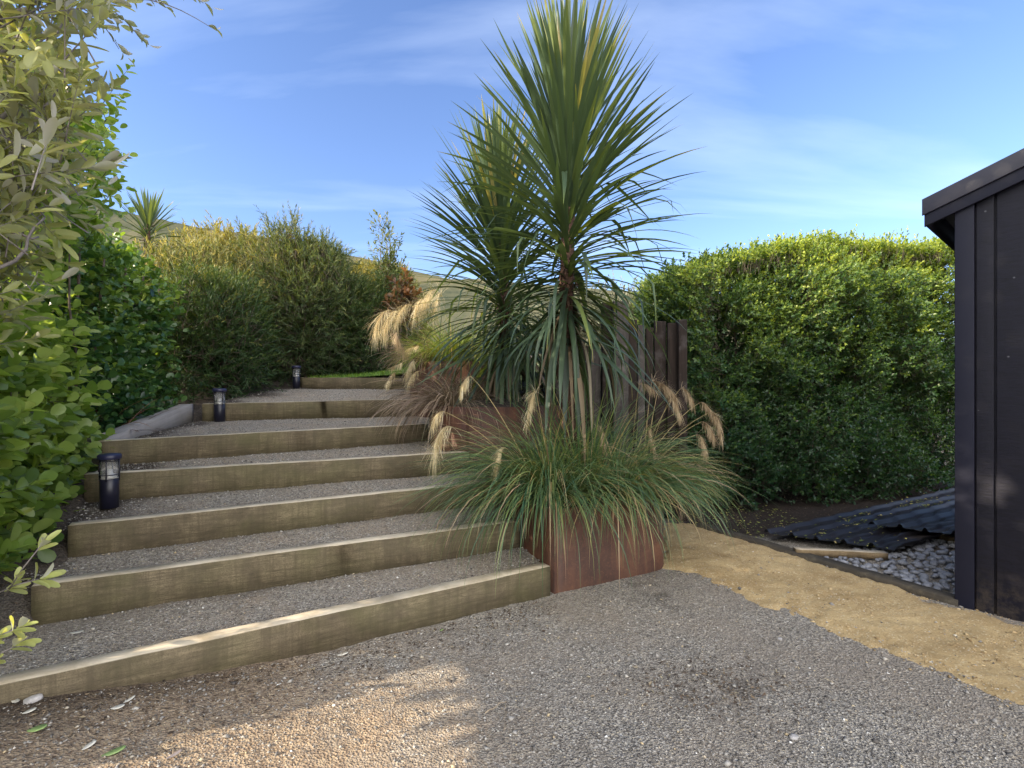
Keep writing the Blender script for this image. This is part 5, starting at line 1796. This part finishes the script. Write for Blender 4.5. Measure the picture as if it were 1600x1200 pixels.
    shoots(g, e4, r.normal(0, 1, (m, 3)) + np.array([0, 0, 0.4]), 0.2, 8, 0.085, 0.055, KITE, 0.95, 0.4, np.clip(r.normal(0.15, 0.1, m), 0, 1), r, 0.3)
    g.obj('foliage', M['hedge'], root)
    m = 26
    ss = np.linspace(0.3, Lh - 0.3, m)
    fr = np.c_[A + t * ss[:, None] - nn * 0.7, np.zeros(m)]
    to = np.c_[A + t * (ss + r.normal(0, 0.25, m))[:, None] - nn * r.uniform(0.2, 0.9, m)[:, None], r.uniform(2.0, 2.9, m)]
    stem_set(st, fr, to, 0.028, 0.008, 12)
    st.obj('stems', M['bark'], root)


build_right_hedge()


# ------------------------------------------------------------------ old timber fence
def build_fence():
    d0 = 5.70
    root = thing('timber_fence', (P(1000, 600, d0)[0], d0, 0), 'old weathered timber fence behind the cabbage tree, left of the hedge', 'fence')

    def post(px0, px1, ytop, d, nm, mat, zb=-0.1, th=0.08, tilt=0.0):
        x0, x1 = P(px0, 0, d)[0], P(px1, 0, d)[0]
        zt = P(0, ytop, d)[2]
        rot = np.array([[math.cos(tilt), 0, math.sin(tilt)], [0, 1, 0], [-math.sin(tilt), 0, math.cos(tilt)]])
        Geo().box(((x0 + x1) / 2, d, (zt + zb) / 2), (x1 - x0, th, zt - zb), rot).obj(nm, M[mat], root, bevel=0.006)
    post(940, 956, 474, 5.74, 'post', 'fence', th=0.12)
    post(957, 980, 472, 5.66, 'post', 'fence_grey', th=0.14)
    post(981, 994, 500, 5.70, 'board', 'fence')
    post(996, 1007, 508, 5.74, 'board', 'fence_grey', th=0.04)
    post(1009, 1020, 512, 5.74, 'board', 'fence', th=0.04)
    post(1022, 1040, 502, 5.74, 'board', 'fence', th=0.04)
    post(1042, 1056, 505, 5.69, 'board', 'fence', th=0.05, tilt=0.004)
    post(1058, 1071, 500, 5.64, 'post', 'fence', th=0.12)
    for (a, b, y, m_) in ((852, 866, 548, 'fence'), (868, 884, 544, 'fence_grey'), (886, 902, 550, 'fence'), (904, 919, 541, 'fence'), (921, 938, 546, 'fence_grey')):
        post(a, b, y, 5.76, 'board', m_, th=0.04)
    for yy in (590, 690):
        z = P(0, yy, 5.82)[2]
        Geo().box((P(975, 0, 5.82)[0], 5.83, z), (P(1071, 0, 5.82)[0] - P(880, 0, 5.82)[0], 0.05, 0.09)).obj('rail', M['fence'], root, bevel=0.004)


build_fence()


# ------------------------------------------------------------------ distant hill
def build_hill():
    xs = np.linspace(-190, 150, 200); ys = np.concatenate([np.linspace(70, 125, 40), np.linspace(130, 260, 20)])

    def zf(x, y):
        px = x / 120.0 * 800 + 800
        ridge = np.interp(px, [-600, 0, 200, 300, 420, 660, 700, 900, 1040, 1300, 1800], [560, 330, 275, 255, 236, 183, 174, 158, 150, 90, 30]) / 800 * 120 + 1.5
        f = np.interp(y, [70, 85, 120, 150, 260], [0, 0.22, 1.0, 1.02, 0.7])
        return ridge * f + 1.6 * fbm(x * 0.06, y * 0.06, 0, 171, 4) * sm(y, 72, 90) + 1.4 * fbm(x * 0.5, y * 0.5, 0, 172, 2) * sm(y, 72, 90) - 1.0
    V, Fq = grid_mesh(xs, ys, zf)
    m, nt, b = new_mat('hillside')
    oc = objco(nt)
    c = ramp(nt, noise_node(nt, oc, 0.10, 7, 0.7), [(0.35, (0.032, 0.042, 0.028)), (0.5, (0.075, 0.078, 0.048)), (0.66, (0.13, 0.115, 0.065))])
    nt.links.new(c, b.inputs['Base Color'])
    b.inputs['Roughness'].default_value = 0.95
    b.inputs['Specular IOR Level'].default_value = 0.1
    structure(link('hill', make_mesh('hill', V, [Fq], None, True), m))


build_hill()


# ------------------------------------------------------------------ small things lying about
def fallen_leaf(px, py, ln, wd, rz, mat, label, curl=0.3, name='fallen_leaf', zadd=0.006, z=None):
    p = PZ(px, py, 0.0 if z is None else z)
    for _ in range(4):
        if z is None:
            p = PZ(px, py, float(ground_h(p[0], p[1])) + zadd)
    T, Fc = OVAL
    V = T.copy()
    V[:, 0] = (V[:, 0] - 0.5) * ln
    V[:, 1] *= wd
    V[:, 2] = curl * (V[:, 0] ** 2) / ln + curl * 1.5 * (V[:, 1] ** 2) / wd + 0.002
    th = V - np.array([0, 0, 0.0012])
    n = len(V)
    rim = np.array([0, 3, 6, 9, 12, 15, 16, 17, 14, 11, 8, 5, 2, 1]); rn = np.roll(rim, -1)
    g = Geo().add(np.vstack([V, th]), [Fc, Fc[:, ::-1] + n, np.stack([rim, rim + n, rn + n, rn], -1)])
    o = g.obj(name, mat, off=(0, 0, 0), smooth=True)
    o.location = p
    o.rotation_euler = (0.12, -0.1, rz)
    tag(o, label, 'fallen leaf', 'leaves fallen on the ground')


fallen_leaf(184, 1106, 0.052, 0.026, 0.3, M['dead_leaf_pale'], 'cream fallen leaf on the dirt below the lowest sleeper, nearest a small upright one')
fallen_leaf(202, 1094, 0.050, 0.014, 1.2, M['dead_leaf_pale'], 'narrow pale leaf standing next to the cream leaf below the lowest sleeper')
fallen_leaf(46, 1112, 0.045, 0.020, 0.8, M['dead_leaf_pale'], 'small pale leaf just in front of the white stone')
fallen_leaf(24, 1096, 0.060, 0.022, -0.5, M['dead_leaf_pale'], 'pale leaf at the left edge touching the white stone')
fallen_leaf(58, 1140, 0.065, 0.034, 0.3, M['dead_leaf_green'], 'green fallen leaf lying on the dirt at the lower left')
fallen_leaf(178, 1176, 0.075, 0.028, 0.6, M['dead_leaf_green'], 'pale green curled leaf at the bottom edge, left of the sunny patch')
fallen_leaf(139, 1166, 0.050, 0.020, 1.2, M['dead_leaf_pale'], 'white leaf between the two green fallen leaves')
fallen_leaf(272, 1180, 0.055, 0.016, 0.9, M['dead_leaf_brown'], 'thin grey leaf at the left rim of the sunny patch')
fallen_leaf(535, 1023, 0.060, 0.020, 0.3, M['dead_leaf_pale'], 'white leaf in front of the lowest sleeper near its middle')
fallen_leaf(263, 1058, 0.080, 0.022, 0.2, M['dead_leaf_brown'], 'grey brown dry leaf against the foot of the lowest sleeper')
fallen_leaf(120, 989, 0.065, 0.020, 0.1, M['dead_leaf_pale'], 'pale leaf on the first gravel tread above the lowest sleeper', z=0.218)
fallen_leaf(690, 985, 0.022, 0.012, 0.9, M['dead_leaf_green'], 'tiny yellow green leaf on the gravel in front of the steps')


def rock(px, py, size, mat, label, seed, name='stone', flat=0.6):
    p = PZ(px, py, 0.0)
    for _ in range(4):
        p = PZ(px, py, float(ground_h(p[0], p[1])) + size * 0.2)
    bm = bmesh.new()
    bmesh.ops.create_icosphere(bm, subdivisions=3, radius=size)
    for v in bm.verts:
        c = v.co / size
        f = 1 + 0.8 * float(fbm(c.x * 1.4 + seed, c.y * 1.4, c.z * 1.4, 181, 3))
        v.co = Vector((c.x * f * 1.3, c.y * f * 0.9, c.z * f * flat)) * size
    me = bpy.data.meshes.new(name)
    for f in bm.faces:
        f.smooth = True
    bm.to_mesh(me); bm.free()
    o = link(name, me, mat)
    o.location = p
    o.rotation_euler = (0, 0, seed)
    tag(o, label, 'stone', 'single stones on the ground')


rock(52, 1093, 0.027, M['white_stone'], 'white stone against the left end of the lowest sleeper', 1.0)
rock(1455, 952, 0.028, M['white_stone'], 'pale stone on the sand path just left of the shed corner', 2.2)
rock(1240, 1152, 0.017, M['white_stone'], 'round pale stone on the gravel at the lower right', 3.1)
rock(1219, 998, 0.012, M['white_stone'], 'small white stone where the gravel meets the sand path', 4.0)
rock(1512, 958, 0.022, M['pebble'], 'grey stone at the foot of the shed wall', 5.0)
rock(1138, 910, 0.020, M['white_stone'], 'pale stone on the sand right of the front planter', 6.0)


def twig(pa, pb, rad, label, seed):
    r = np.random.default_rng(seed)
    a, b = PZ(*pa, 0.012), PZ(*pb, 0.012)
    t = np.linspace(0, 1, 7)[:, None]
    q = a * (1 - t) + b * t
    q[1:-1, :2] += r.normal(0, 0.006, (5, 2))
    q[:, 2] = ground_h(q[:, 0], q[:, 1]) + 0.008 + 0.01 * np.sin(t[:, 0] * 3.1)
    o = Geo().tube(q, np.linspace(rad, rad * 0.5, 7), 6).obj('twig', M['twig'])
    tag(o, label, 'twig', 'twigs on the ground')


twig((758, 1112), (792, 1092), 0.003, 'thin pale twig on the gravel below the first sleeper', 1)
twig((790, 1092), (788, 1140), 0.0016, 'dry grass stem curving beside the thin pale twig', 2)
twig((256, 1188), (270, 1200), 0.0035, 'short pale twig at the very bottom left of the sunny patch', 3)
twig((1370, 956), (1410, 960), 0.003, 'twig lying on the sand path in front of the pebbles', 4)
twig((1140, 1078), (1156, 1094), 0.002, 'thin pale stem on the gravel at the lower right', 5)
